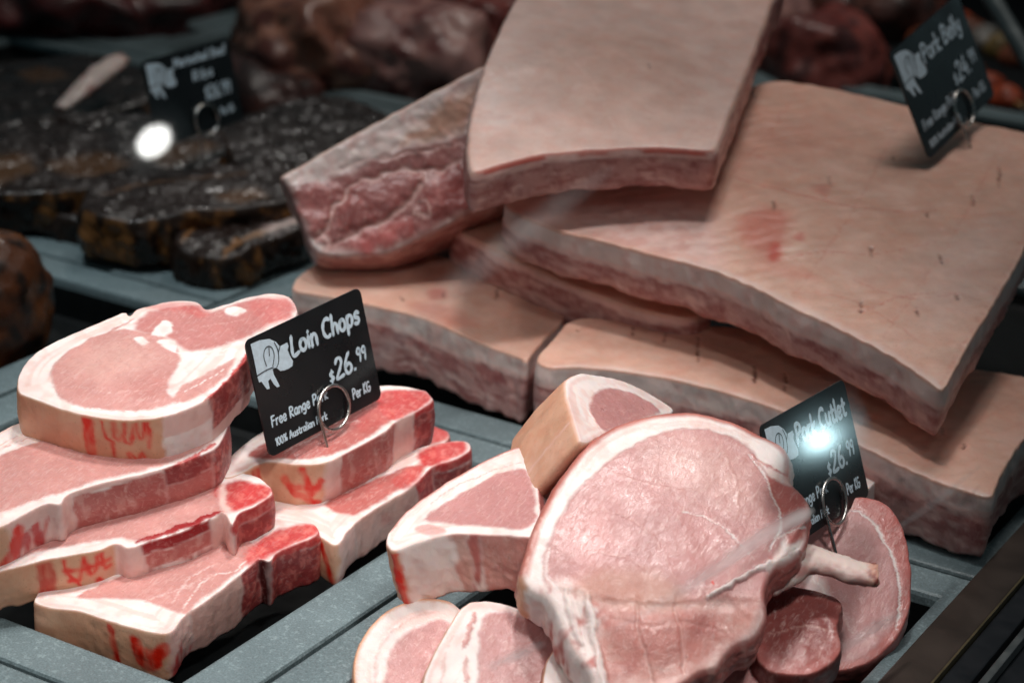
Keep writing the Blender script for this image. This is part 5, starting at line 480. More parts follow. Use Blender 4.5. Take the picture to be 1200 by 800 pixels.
    def paint(sel, m, c, ln, pt=None, a=1.0, sk=0.0):
        k = (m * a)[:, None]
        col[sel] = col[sel] * (1 - k) + c * k
        leanw[sel] = leanw[sel] * (1 - m * a) + ln * m * a; skinw[sel] = skinw[sel] * (1 - m * a) + sk * m * a
        if pt is not None and a > .9: pid[sel] = np.where(m > .5, part(pt), pid[sel])
    for op in D['top']:
        k = op[0]
        if k == 'wrinkle':
            (dx, dy), wl, amp = op[1], op[2], op[3]
            ph = (wuv[:, 0] * dy - wuv[:, 1] * dx) / wl + 1.6 * fbm(XYZ[tp], 22, 3, sd + 31)
            hgt[tp] -= amp * .35 * sstep(.45, 1, np.abs(np.sin(ph))) * sstep(-.5, .5, fbm(XYZ[tp], 45, 2, sd + 33))
            continue
        o = op[-1]
        if k == 'poly':
            P = spline(op[1], 2.5); dd, _, _, ins = seg_dist(wuv, P, True)
            sdist = np.where(ins, dd, -dd); m = sstep(-op[3] * 1.5, op[3] * 1.5, sdist)
        elif k == 'line':
            P = spline(op[1], 2.0, False); dd, ii, pp, _ = seg_dist(wuv, P, False)
            along = (ii + pp) / max(1, len(P) - 1)
            hw = op[2] * .5 * (.35 + .65 * np.sin(np.pi * np.clip(along, .02, .98)) ** .5) * (1 + .35 * fbm(XYZ[tp], 5, 2, sd + 21))
            m = 1 - sstep(hw - op[4] * .5, hw + op[4] * .5, dd)
            op = ('line', None, None, op[3], None, o); op = ('line', None, op[3], op[4], o)
        elif k == 'rim':
            a, ln = span(op[1], op[2]); wd = op[3] * (1 + .25 * fbm(XYZ[tp], 9, 2, sd + 22))
            m = smask(idx, a, ln, 4) * (1 - sstep(wd - op[5], wd + op[5], dist))
            op = ('rim', None, op[4], op[5], o)
        c = op[2]
        paint(tp, m, colour(c, XYZ[tp], sd), LEAN.get(c, 0), o.get('part', PART.get(c) if D['mainpart'] == 'meat' else None), o.get('a', 1.0), float(c.startswith('rind') or c in ('stain', 'slit', 'tan')))
        hgt[tp] += o.get('h', .35 if LEAN.get(c, 0) > .7 else 0) * m
    # side wall and the turned edge
    sd_i = np.where(isside)[0]; allS = np.concatenate([np.where((dist < r * .55))[0], sd_i])
    col[sd_i] = colour(D['sbase'], XYZ[sd_i], sd); leanw[sd_i] = LEAN.get(D['sbase'], 0); pid[sd_i] = part(D['mainpart'] if D['sbase'] not in ('fat', 'fatpink') else 'fat_rim')
    bo = nt_ + rows * n + np.arange(nb); col[bo] = PAL['fatpink'] if D['mat'] == 'meat' else PAL['glaze2']
    # depth seen from the top edge, with a wavy layer line
    tdep = DEP.copy(); tdep[:nt_] = np.maximum(0, r * .5 - dist)
    wav = 4.5 * fbm(XYZ * np.array([1, 1, .35]), 22, 3, sd + 41) + .7 * fbm(XYZ, 4, 2, sd + 42)
    edge_fade = sstep(0, 1.2, tdep[allS]) * 0 + np.where(allS < nt_, 1 - sstep(r * .15, r * .5, dist[np.minimum(allS, nt_ - 1)]), 1.0)
    for op in D['side']:
        if op[0] == 'mark': continue
        if op[0] == 'all': ms = np.ones(len(allS)); layers = op[1]
        else:
            a, ln = span(op[1], op[2]); ms = smask(SI[allS] + (4.5 * fbm(XYZ[allS], 11, 3, sd + 43) / ds), a, ln, 2.2); layers = op[3]
        t0 = -5.0
        for (t1, c, lw, pt) in layers:
            x = tdep[allS] + (wav[allS] * min(1.0, .5 * t1 / 4) if len(layers) > 1 else 0)
            if len(layers) > 1:
                x = np.where(tdep[allS] < 1.0, np.minimum(x, 1.0), x)
            m = ms * sstep(t0 - .8, t0 + .8, x) * (1 - sstep(t1 - .8, t1 + .8, x)) if t1 < 90 else ms * sstep(t0 - .8, t0 + .8, x)
            if t0 < 0: m = ms * (1 - sstep(t1 - .8, t1 + .8, x)) if t1 < 90 else ms
            m = m * edge_fade
            paint(allS, m, colour(c, XYZ[allS], sd), lw, pt if pt else None, 1.0, float(c.startswith('rind')))
            t0 = t1
    for op in D['side']:
        if op[0] != 'mark': continue
        st = op[1]
        ss = [near_s(p) for p in st]
        base = ss[0]; X = [((x - base + n // 2) % n - n // 2) * ds for x in ss]
        P = np.array([[x, p[2]] for x, p in zip(X, st)], float)
        P = spline(P, 1.0, False) if len(P) > 2 else spline(np.array([P[0], (P[0] + P[-1]) / 2, P[-1]]), 1.0, False)
        qx = ((SI[allS] - base + n // 2) % n - n // 2) * ds
        Q = np.stack([qx, tdep[allS]], 1) + np.stack([fbm(XYZ[allS], 4, 2, sd + 51), fbm(XYZ[allS], 4, 2, sd + 52)], 1) * 1.5
        dd, _, _, _ = seg_dist(Q, P, False)
        hw = op[2] * .5
        m = (1 - sstep(hw - 1.1, hw + 1.4, dd)) * edge_fade * np.clip(.72 + .5 * fbm(XYZ[allS] * np.array([1, 1, .4]), 3.5, 3, sd + 53), .2, 1) * np.where(allS < nt_, .4, 1)
        paint(allS, np.minimum(1, m * 1.15), colour(op[3], XYZ[allS], sd), 0)
    # broad colour drift
    drift = fbm(XYZ, 28, 3, sd + 61)[:, None]
    col *= 1 + .09 * drift + .04 * fbm(XYZ, 6, 2, sd + 62)[:, None] * np.array([.4, 1, 1])
    np.clip(col, .003, .92, out=col)
    # ---- shape
    h = np.zeros(total)
    h[tp] = hgt[tp] - np.where(dist < r, r - np.sqrt(np.maximum(0, r * r - (r - dist) ** 2)), 0)
    h[tp] += D['noise'][0] * (fbm(XYZ[tp], 16, 3, sd + 71) + .35 * fbm(XYZ[tp], 4.5, 2, sd + 72)) * sstep(0, r * 1.5, dist)
    h += (1.6 if D['mat'] == 'meat' else 3.5) * fbm(np.c_[UV, np.zeros(total)], 42, 2, sd + 91)
    for (c, amp, sg) in D['bump']:
        g = np.exp(-((UV - np.array(c)) ** 2).sum(1) / (2 * sg * sg)); h += amp * g
    out = np.zeros((total, 2))
    k = SI[sd_i]; tq = DEP[sd_i]
    prof = D['bulge'] * 1.2 * np.sin(np.pi * np.clip(tq / T, 0, 1)) - np.where(tq > T - r * 1.5, (tq - (T - r * 1.5)) * .9, 0)
    amp = D['noise'][1] * sstep(0, 7, tq - r)
    dn = fbm(XYZ[sd_i] * np.array([1, 1, .45]), 12, 3, sd + 81) + .4 * fbm(XYZ[sd_i], 4, 2, sd + 82)
    out[sd_i] = nor[k] * (prof + amp * dn)[:, None]
    tf = 1 + .13 * fbm(np.c_[ring, np.zeros(n)], 24, 2, sd + 93) + .05 * fbm(np.c_[ring, np.zeros(n)], 7, 2, sd + 94)
    dd_ = DEP.copy(); dd_[sd_i] *= 1 + (tf[k] - 1) * sstep(r, T, tq)
    W = UV + out
    pos = O + (W[:, :1] * U + W[:, 1:2] * V + (h - dd_)[:, None] * Nn) / 1000.0
    # ---- faces
    F = [t for t in tris]
    first = np.arange(n)
    prev = first
    quads = []
    for rr in range(rows):
        cur = nt_ + rr * n + first
        quads.append(np.stack([prev, cur, np.roll(cur, -1), np.roll(prev, -1)], 1)); prev = cur
    quads = np.concatenate(quads)
    bmap = np.concatenate([prev, bo])
    bt = np.array(btris)[:, ::-1]; bt = bmap[bt]
    tri = np.array(F); bt = np.array(bt)
    Q = np.concatenate([quads[:, [0, 1, 2]], quads[:, [0, 2, 3]]])
    FA = np.concatenate([tri, Q, bt])
    # consistent outward winding of the top
    nrm = np.cross(pos[FA[:, 1]] - pos[FA[:, 0]], pos[FA[:, 2]] - pos[FA[:, 0]])
    nt0 = nrm[:len(tri)] @ Nn; bad = np.where(nt0 < 0)[0]; FA[bad] = FA[bad][:, ::-1]
    nb0 = nrm[len(tri) + len(Q):] @ Nn; bad = len(tri) + len(Q) + np.where(nb0 > 0)[0]; FA[bad] = FA[bad][:, ::-1]
    nrm = np.cross(pos[FA[:, 1]] - pos[FA[:, 0]], pos[FA[:, 2]] - pos[FA[:, 0]])
    vn = np.zeros((total, 3))
    for j in range(3): np.add.at(vn, FA[:, j], nrm)
    vn /= np.linalg.norm(vn, axis=1)[:, None] + 1e-15
    # ---- thing and its parts
    base = O - Nn * T / 1000.0
    root = empty(D['name'], tuple(base), D['label'], D['cat'], D['group'])
    pf = np.median(pid[FA], axis=1).astype(int)
    pf[len(tri) + len(Q):] = pid[prev[0]]
    cnt = np.bincount(pf, minlength=len(parts))
    big = int(cnt.argmax())
    for i in range(len(parts)):
        if 0 < cnt[i] < 60: pf[pf == i] = big
    for i, nm in enumerate(parts):
        f = FA[pf == i]
        if not len(f): continue
        used, inv = np.unique(f, return_inverse=True); f = inv.reshape(-1, 3)
        me = bpy.data.meshes.new(nm)
        me.vertices.add(len(used)); me.vertices.foreach_set('co', (pos[used] - base).astype(np.float32).ravel())
        me.loops.add(len(f) * 3); me.loops.foreach_set('vertex_index', f.astype(np.int32).ravel())
        me.polygons.add(len(f)); me.polygons.foreach_set('loop_start', np.arange(0, len(f) * 3, 3, dtype=np.int32))
        me.update(calc_edges=True)
        me.polygons.foreach_set('use_smooth', np.ones(len(f), bool))
        a = me.attributes.new('col', 'FLOAT_COLOR', 'POINT'); a.data.foreach_set('color', np.c_[col[used], np.ones(len(used))].astype(np.float32).ravel())
        a = me.attributes.new('lean', 'FLOAT', 'POINT'); a.data.foreach_set('value', leanw[used].astype(np.float32))
        a = me.attributes.new('skin', 'FLOAT', 'POINT'); a.data.foreach_set('value', skinw[used].astype(np.float32))
        me.normals_split_custom_set_from_vertices(vn[used].astype(np.float32).tolist())
        link(nm, me, MAT[D['mat']], root)
    return root
ROOTS = [build_piece(D) for D in PIECES]

# ------------------------------------------------------------------ tubes and lumps that carry the meat attributes
def attr_mesh(name, pos, faces, col, lean, mat, parent=None, flat=False):
    me = bpy.data.meshes.new(name)
    me.from_pydata([tuple(p) for p in pos], [], faces)
    me.polygons.foreach_set('use_smooth', np.ones(len(me.polygons), bool))
    a = me.attributes.new('col', 'FLOAT_COLOR', 'POINT'); a.data.foreach_set('color', np.c_[col, np.ones(len(pos))].astype(np.float32).ravel())
    a = me.attributes.new('lean', 'FLOAT', 'POINT'); a.data.foreach_set('value', np.asarray(lean, np.float32))
    return link(name, me, mat, parent)
def tube(path, rad, seg=20, ds=.002, flat=1.0, up=(0, 0, 1), noise_amp=0.0, seed=0):
    P = np.array(path, float); P = spline(P, ds, False) if P.shape[1] == 2 else spline3(P, ds)
    m = len(P); t = np.linspace(0, 1, m)
    rr = np.interp(t, np.linspace(0, 1, len(rad)), rad)
    T = np.gradient(P, axis=0); T /= np.linalg.norm(T, axis=1)[:, None]
    upv = np.array(up, float); A = np.cross(T, upv); A /= np.linalg.norm(A, axis=1)[:, None] + 1e-9; B = np.cross(A, T)
    ang = np.linspace(0, 2 * np.pi, seg, endpoint=False)
    pos = (P[:, None] + rr[:, None, None] * (np.cos(ang)[None, :, None] * A[:, None] + flat * np.sin(ang)[None, :, None] * B[:, None])).reshape(-1, 3)
    if noise_amp:
        c = np.repeat(P, seg, 0); d = pos - c
        pos = c + d * (1 + noise_amp * fbm(pos * 1000, 7, 3, seed))[:, None]
    F = []
    for i in range(m - 1):
        for j in range(seg):
            k = (j + 1) % seg; F.append((i * seg + j, i * seg + k, (i + 1) * seg + k, (i + 1) * seg + j))
    a0 = len(pos); pos = np.concatenate([pos, P[:1], P[-1:]])
    for j in range(seg):
        k = (j + 1) % seg; F.append((a0, k, j)); F.append((a0 + 1, (m - 1) * seg + j, (m - 1) * seg + k))
    tt = np.concatenate([np.repeat(t, seg), [0, 1]]); aa = np.concatenate([np.tile(ang, m), [0, 0]])
    return pos, F, tt, aa
def spline3(P, ds):
    a = spline(P[:, :2], 1e9, False)
    n = len(P); out = []
    for i in range(n - 1):
        p0, p1, p2, p3 = P[max(0, i - 1)], P[i], P[i + 1], P[min(n - 1, i + 2)]
        k = max(2, int(np.linalg.norm(p2 - p1) / ds)); t = (np.arange(k) / k)[:, None]
        m1 = (p2 - p0) / 2; m2 = (p3 - p1) / 2
        out.append((2*t**3-3*t**2+1)*p1 + (t**3-2*t**2+t)*m1 + (-2*t**3+3*t**2)*p2 + (t**3-t**2)*m2)
    out.append(P[-1:]); return np.concatenate(out)
def lump(name, loc, size, rotz, cols, label, cat, group=None, mat='meat', seed=0, rough=(.22, .05), sub=5, leanw=.4, scale=(60, 14), parent=None, flatb=.7):
    bm = bmesh.new(); bmesh.ops.create_icosphere(bm, subdivisions=sub, radius=1)
    P = np.array([v.co for v in bm.verts]); F = [[v.index for v in f.verts] for f in bm.faces]; bm.free()
    sz = np.array(size)
    W = P * sz * 1000
    d = 1 + rough[0] * fbm(W, scale[0], 2, seed) * 1.6 + rough[1] * fbm(W, scale[1], 3, seed + 5) * 1.6
    Q = P * d[:, None] * sz
    Q[:, 2] = np.where(Q[:, 2] < -flatb * sz[2], -flatb * sz[2], Q[:, 2])
    c, s = math.cos(rotz), math.sin(rotz)
    Q = np.c_[Q[:, 0] * c - Q[:, 1] * s, Q[:, 0] * s + Q[:, 1] * c, Q[:, 2] + flatb * sz[2]]
    k = sstep(-.25, .3, fbm(W, scale[1] * 1.6, 3, seed + 9)); k2 = sstep(.05, .4, fbm(W, scale[1] * 1.1, 3, seed + 12))
    A, B, Cc = (lin(x) for x in cols)
    col = A * (1 - k)[:, None] + B * k[:, None]; col = col * (1 - k2)[:, None] + Cc * k2[:, None]
    o = attr_mesh(name, Q, F, col, np.full(len(Q), leanw), MAT[mat], parent); o.location = loc
    return tag(o, label, cat, group)

# rib bone of the front cutlet
def rib_bone(root, path, rad, seed=1, flat=.60):
    b = np.array(root.location)
    pos, F, tt, aa = tube(np.array(path) - b, rad, 36, .0011, flat, noise_amp=.16, seed=seed)
    e = sstep(.90, .98, tt + .03 * fbm(pos * 1000, 3, 2, 4))
    pos = pos + (fbm(pos * 1000, 2.2, 2, seed + 3) * .0010 * (.3 + e))[:, None] * np.array([1, .6, 1.0])
    k = sstep(-.3, .4, fbm(pos * 1000 * np.array([.3, .3, 1]), 4, 3, seed) + .5 * np.cos(aa - 1.2))[:, None]
    col = lin((236, 214, 206)) * k + lin((206, 148, 142)) * (1 - k)
    g = sstep(.1, .8, -np.sin(aa) + .4 * fbm(pos * 1000, 6, 2, seed + 2))[:, None]; col = col * (1 - .6 * g) + lin((150, 124, 120)) * .6 * g  # underside painted greyer: shading put into the bone colour
    m = sstep(-.05, .25, fbm(pos * 1000, 1.6, 2, seed + 6))[:, None]
    e = e[:, None]; col = col * (1 - e) + (lin((222, 170, 150)) * (1 - m) + lin((150, 60, 54)) * m) * e
    return attr_mesh('rib_bone', pos, F, col, np.full(len(pos), .15), MAT['meat'], root)
front = next(r for r in ROOTS if r['label'].startswith('large front pork cutlet'))
rib_bone(front, [(0.2306, 0.0827, 0.0573), (0.2398, 0.099, 0.0658), (0.2492, 0.1104, 0.0696), (0.2612, 0.1165, 0.0681), (0.272, 0.12, 0.0657), (0.2796, 0.1227, 0.065), (0.2847, 0.1255, 0.0649)], (.008, .0135, .0145, .0118, .0096, .0098, .0085))
darkback = next(r for r in ROOTS if r['label'].startswith('dark marinated steak at the back left'))
o_ = rib_bone(darkback, [(-0.7209, 0.603, 0.045), (-0.7267, 0.6392, 0.055), (-0.7392, 0.6839, 0.062), (-0.7503, 0.7217, 0.066)], (.006, .011, .013, .010), 5); o_.name = 'bone_end'

# ------------------------------------------------------------------ brown roast and the meats at the back
lump('roast', (-0.4522, 0.228, -0.03), (.048, .06, .058), .4, ((84, 46, 26), (126, 74, 36), (32, 20, 14)), 'brown glazed roast at the left edge of the picture with a dark crusted underside', 'roast', mat='glazed', seed=3, rough=(.16, .05))
for i, (p, sz, rz, cols, lab, cat, g) in enumerate([((-1.1104, 1.0149, -0.02), (0.16, 0.1, 0.06), 0.5, ((70, 12, 14), (110, 26, 26), (46, 8, 10)), 'dark red meat joint at the far left back behind the tray rim', 'meat joint', 'dark red meat at the far left back'), ((-1.1148, 1.2232, -0.02), (0.13, 0.1, 0.05), 0.2, ((70, 12, 14), (110, 26, 26), (46, 8, 10)), 'dark red meat joint beside the middle divider at the far back', 'meat joint', 'dark red meat at the far left back'), ((-1.2906, 1.103, -0.02), (0.14, 0.1, 0.05), 0.2, ((70, 12, 14), (110, 26, 26), (46, 8, 10)), 'dark red meat joint in the top left corner with a pale end', 'meat joint', 'dark red meat at the far left back'), ((-0.763, 1.028, -0.03), (0.105, 0.085, 0.075), -0.5, ((146, 92, 74), (178, 122, 100), (100, 50, 42)), 'brown coarse roast behind the blurred price card', 'roast', 'brown roasts in the back middle tray'), ((-0.6451, 1.083, -0.03), (0.085, 0.08, 0.07), 0.3, ((158, 116, 112), (184, 136, 128), (120, 60, 58)), 'pale pinkish brown roast between the coarse roast and the left belly slab', 'roast', 'brown roasts in the back middle tray'), ((-0.6425, 1.2414, -0.03), (0.08, 0.09, 0.075), 0.8, ((110, 46, 42), (140, 66, 58), (70, 26, 26)), 'reddish brown roast against the left side of the top belly slab', 'roast', 'brown roasts in the back middle tray'), ((-0.9074, 1.3597, -0.03), (0.11, 0.08, 0.055), 0.1, ((158, 116, 112), (184, 136, 128), (120, 60, 58)), 'pinkish brown roast at the top edge in the far back', 'roast', 'brown roasts in the back middle tray'), ((-0.8076, 1.4877, -0.03), (0.1, 0.07, 0.05), 0.1, ((110, 46, 42), (140, 66, 58), (70, 26, 26)), 'dark reddish roast beyond the pale one at the top', 'roast', 'brown roasts in the back middle tray'), ((-0.7524, 0.9444, -0.05), (0.09, 0.06, 0.045), -0.4, ((70, 34, 28), (100, 50, 36), (40, 20, 18)), 'dark brown roast low in shade under the coarse roast', 'roast', 'brown roasts in the back middle tray'), ((-0.3052, 1.4258, -0.03), (0.075, 0.075, 0.06), 0.6, ((110, 46, 42), (140, 66, 58), (70, 26, 26)), 'red meat joint right of the top belly slab', 'meat joint', None), ((-0.4399, 1.6015, -0.03), (0.06, 0.06, 0.055), 0.2, ((158, 116, 112), (184, 136, 128), (120, 60, 58)), 'small pinkish meat joint close behind the top belly slab', 'meat joint', None), ((-0.3739, 1.7337, -0.02), (0.1, 0.07, 0.05), 0.4, ((70, 34, 28), (100, 50, 36), (40, 20, 18)), 'dark brown meat joint at the top right beyond the red one', 'meat joint', None), ((-0.499, 1.8262, -0.02), (0.1, 0.07, 0.05), 0.4, ((70, 34, 28), (100, 50, 36), (40, 20, 18)), 'dark meat joint at the top edge above the red one', 'meat joint', None)]):
    lump('meat_joint', p, sz, rz, cols, lab, cat, g, seed=20 + i * 3, rough=(.26, .06), leanw=.4, sub=5, scale=(60, 18))

def skewer(loc, d, label, seq):
    t = empty('kebab_skewer', loc, label, 'skewer', 'vegetable skewers in the back tray')
    d = Vector(d).normalized(); L = .036 * (len(seq) + .6)
    pos, F, tt, aa = tube([tuple(-d * .02), tuple(d * L * .5), tuple(d * (L + .03))], (.002, .002), 8, .02)
    attr_mesh('stick', pos, F, np.repeat(lin((190, 150, 100))[None], len(pos), 0), np.zeros(len(pos)), MAT['meat'], t)
    for i, (nm, c) in enumerate(seq):
        q = d * (.02 + i * .036)
        o = lump(nm, tuple(q - Vector((0, 0, .014))), (.022, .019, .018), i * .9, (c, tuple(int(x * .8) for x in c), tuple(min(255, int(x * 1.1)) for x in c)), None, None, seed=60 + i, sub=4, parent=t, leanw=0, rough=(.18, .04), scale=(30, 10))
for a in [((-0.0763, 1.4556, -0.004), (-0.75, 0.6, 0.05), 'vegetable skewer with an orange pepper piece right of the belly price card', [('pepper_piece', (170, 72, 40)), ('pepper_piece', (170, 72, 40)), ('meat_piece', (120, 66, 44)), ('onion_piece', (130, 108, 64)), ('meat_piece', (120, 66, 44))]), ((-0.1381, 1.6716, -0.004), (-0.75, 0.62, 0.05), 'vegetable skewer with pale onion behind the steel tube', [('meat_piece', (120, 66, 44)), ('onion_piece', (130, 108, 64)), ('onion_piece', (140, 136, 130)), ('meat_piece', (120, 66, 44)), ('pepper_piece', (170, 72, 40))]), ((-0.2619, 1.6795, -0.004), (-0.75, 0.62, 0.05), 'vegetable skewer with browned pieces hidden by the belly price card', [('meat_piece', (120, 66, 44)), ('meat_piece', (120, 66, 44)), ('pepper_piece', (150, 80, 40)), ('onion_piece', (90, 60, 40)), ('meat_piece', (120, 66, 44))])]: skewer(*a)

pos, F, tt, aa = tube([(0.1216, 1.02, 0.0731), (0.0573, 1.05, 0.1333), (-0.0128, 1.08, 0.2001), (-0.0674, 1.1, 0.2542)], (.0085, .0085), 24, .03)
o = link('steel_tube', bpy.data.meshes.new('steel_tube'), M_STEEL); o.data.from_pydata([tuple(p) for p in pos - pos[-2]], [], F); o.location = tuple(pos[-2])
o.data.polygons.foreach_set('use_smooth', np.ones(len(o.data.polygons), bool))
tag(o, 'slanting steel tube at the top right corner beyond the belly price card', 'tube')

# ------------------------------------------------------------------ handwritten stroke lettering
def arc(cx, cy, rx, ry, a0, a1, k=10):
    return [(cx + rx * math.cos(R(a0 + (a1 - a0) * i / k)), cy + ry * math.sin(R(a0 + (a1 - a0) * i / k))) for i in range(k + 1)]
X = .62
G = {
 'L': (.46, [[(.04, 1), (.0, .0), (.42, .04)]]),
 'o': (.46, [arc(.21, .30, .20, .30, 100, 460, 16)]),
 'i': (.16, [[(.07, .60), (.06, .0)], [(.085, .82), (.09, .86)]]),
 'n': (.44, [[(.04, .60), (.03, .0)], [(.03, .40), (.14, .58), (.28, .58), (.35, .42), (.36, .0)]]),
 'C': (.54, [arc(.30, .50, .29, .50, 52, 300, 14)]),
 'h': (.44, [[(.05, 1.06), (.03, .0)], [(.03, .36), (.14, .54), (.27, .54), (.35, .40), (.36, .0)]]),
 'p': (.46, [[(.05, .60), (.02, -.34)], [(.04, .46), (.16, .60), (.31, .57), (.38, .36), (.31, .10), (.16, .02), (.04, .14)]]),
 's': (.38, [[(.32, .54), (.20, .62), (.06, .52), (.08, .38), (.26, .28), (.31, .14), (.20, .01), (.02, .07)]]),
 'P': (.50, [[(.05, 1.0), (.02, .0)], [(.02, .94), (.22, 1.02), (.42, .90), (.42, .66), (.26, .50), (.05, .46)]]),
 'r': (.34, [[(.05, .60), (.04, .0)], [(.04, .36), (.12, .54), (.30, .60)]]),
 'k': (.42, [[(.05, 1.04), (.03, .0)], [(.35, .60), (.06, .30), (.37, .0)]]),
 'u': (.46, [[(.04, .60), (.04, .20), (.14, .03), (.28, .07), (.36, .25)], [(.37, .60), (.37, .0)]]),
 't': (.36, [[(.16, .92), (.14, .12), (.22, .01), (.34, .08)], [(.0, .60), (.33, .64)]]),
 'l': (.16, [[(.07, 1.05), (.05, .0)]]),
 'e': (.44, [[(.05, .30), (.36, .36), (.34, .54), (.20, .62), (.06, .48), (.03, .24), (.12, .04), (.25, .0), (.38, .12)]]),
 'B': (.52, [[(.05, 1.0), (.03, .0)], [(.03, .96), (.26, 1.0), (.40, .84), (.32, .62), (.08, .54), (.34, .50), (.46, .28), (.34, .06), (.03, .0)]]),
 'y': (.44, [[(.04, .60), (.08, .24), (.20, .16), (.33, .26)], [(.37, .60), (.33, .0), (.22, -.30), (.02, -.26)]]),
 'F': (.46, [[(.06, 1.0), (.03, .0)], [(.06, .98), (.42, 1.0)], [(.05, .54), (.34, .56)]]),
 'R': (.52, [[(.05, 1.0), (.03, .0)], [(.03, .96), (.26, 1.0), (.42, .84), (.34, .60), (.06, .50), (.44, .0)]]),
 'a': (.46, [[(.36, .56), (.20, .62), (.05, .46), (.03, .18), (.13, .01), (.28, .10), (.36, .36)], [(.37, .60), (.38, .0)]]),
 'g': (.46, [[(.36, .54), (.20, .62), (.05, .46), (.04, .20), (.14, .06), (.28, .14), (.36, .36)], [(.37, .60), (.36, -.12), (.24, -.32), (.04, -.26)]]),
 'A': (.54, [[(.02, .0), (.25, 1.02), (.48, .0)], [(.10, .36), (.40, .38)]]),
 'K': (.50, [[(.05, 1.0), (.03, .0)], [(.44, 1.0), (.06, .46), (.46, .0)]]),
 'G': (.56, [arc(.29, .50, .28, .50, 55, 335, 14) + [(.53, .46), (.30, .46)]]),
 'M': (.66, [[(.03, .0), (.08, 1.0), (.30, .36), (.54, 1.0), (.60, .0)]]),
 'd': (.46, [[(.36, .52), (.20, .62), (.05, .46), (.04, .16), (.15, .0), (.28, .08), (.37, .32)], [(.38, 1.04), (.38, .0)]]),
 'f': (.34, [[(.32, .98), (.20, 1.03), (.13, .84), (.12, .0)], [(.0, .56), (.28, .60)]]),
 'b': (.46, [[(.05, 1.04), (.04, .04)], [(.04, .40), (.16, .60), (.32, .54), (.38, .30), (.28, .03), (.12, .0), (.04, .12)]]),
 '$': (.44, [[(.36, .78), (.22, .88), (.06, .76), (.10, .58), (.30, .46), (.36, .28), (.22, .12), (.03, .22)], [(.23, 1.02), (.18, -.02)]]),
 '2': (.50, [[(.04, .80), (.14, .98), (.34, .96), (.40, .74), (.26, .44), (.02, .02), (.46, .05)]]),
 '6': (.48, [[(.34, 1.0), (.14, .72), (.03, .34), (.10, .06), (.26, .0), (.40, .16), (.38, .38), (.24, .48), (.08, .36)]]),
 '4': (.50, [[(.30, 1.0), (.03, .36), (.46, .38)], [(.36, .62), (.34, .0)]]),
 '9': (.46, [[(.36, .86), (.22, 1.0), (.06, .86), (.06, .62), (.20, .52), (.34, .66), (.37, .90), (.34, .40), (.28, .0)]]),
 '.': (.18, [[(.06, .03), (.09, .05)]]),
 '1': (.24, [[(.02, .80), (.14, 1.0), (.13, .0)]]),
 '0': (.46, [arc(.21, .5, .19, .5, 95, 455, 16)]),
 '%': (.60, [arc(.13, .80, .11, .18, 0, 360, 10), [(.48, 1.0), (.10, .0)], arc(.44, .20, .11, .18, 0, 360, 10)]),
 ' ': (.30, []),
}
def ribbon(bm, pts, w, z):
    P = spline(np.array(pts, float), w * .35, False)
    if len(P) < 2: return
    T = np.gradient(P, axis=0); T /= np.linalg.norm(T, axis=1)[:, None] + 1e-12
    Nr = np.c_[-T[:, 1], T[:, 0]]
    hw = w * .5 * (1 + .12 * np.sin(np.arange(len(P)) * .9))
    Lf = [bm.verts.new((*p, z)) for p in P + Nr * hw[:, None]]; Rt = [bm.verts.new((*p, z)) for p in P - Nr * hw[:, None]]
    for i in range(len(P) - 1): bm.faces.new((Rt[i], Rt[i + 1], Lf[i + 1], Lf[i]))
    for p, t, s, e in ((P[0], -T[0], Lf[0], Rt[0]), (P[-1], T[-1], Rt[-1], Lf[-1])):
        cap = [bm.verts.new((p[0] + hw[0] * (math.cos(a) * t[0] - math.sin(a) * t[1]), p[1] + hw[0] * (math.cos(a) * t[1] + math.sin(a) * t[0]), z)) for a in (R(50), R(15), R(-15), R(-50))]
        try: bm.faces.new([s] + cap + [e])
        except ValueError: pass
def write(name, parent, text, w, h, a0, a1, b, cap, pen, rise=0.0, jit=.03, seed=0):
    r = random.Random(seed); tot = sum(G[c][0] + .07 for c in text)
    sx = (a1 - a0) * w / tot; sy = cap * h; bm = bmesh.new(); x = 0; k = 0
    for c in text:
        adv, st = G[c]; dy = r.uniform(-jit, jit); sc = 1 + r.uniform(-jit, jit)
        for q in st:
            k += 1
            pts = [((a0 - .5) * w + (x + px * sc + .05 * py) * sx, (1 - b) * h + (py * sc + dy) * sy + rise * h * (x / tot)) for px, py in q]
            ribbon(bm, pts, pen * .92, .0007 + .00002 * (k % 7))
        x += adv + .07
    return bm_obj(name, bm, M_INK, parent)
PIG = [(92,292),(130,275),(175,268),(205,282),(222,302),(238,294),(256,284),(262,300),(258,320),(268,345),(282,370),(280,392),(262,405),(245,412),(225,415),(212,404),(200,400),(190,406),(195,430),(208,455),(222,485),(210,490),(195,475),(180,450),(170,460),(177,495),(165,498),(152,480),(140,462),(130,466),(122,440),(115,400),(105,350)]
PIGLINES = [[(162,392),(150,350),(154,318),(170,302),(188,312),(196,345),(190,392)], [(120,436),(158,412),(192,398)], [(196,284),(212,318),(216,370),(206,402)], [(222,302),(214,330)], [(172,302),(174,345)]]
def ab(q):
    px, py = q[0] / 4 + 270 - 287, q[1] / 4 + 330 - 400
    a = (133 * px - 28 * py) / 19509; return a, (py + 65 * a) / 133
def rounded_rect(w, h, r, k=5):
    pts = []
    for cx, cy, a in ((w/2 - r, h - r, 0), (-w/2 + r, h - r, 90), (-w/2 + r, r, 180), (w/2 - r, r, 270)):
        for i in range(k + 1): pts.append((cx + r * math.cos(R(a + 90 * i / k)), cy + r * math.sin(R(a + 90 * i / k))))
    return pts
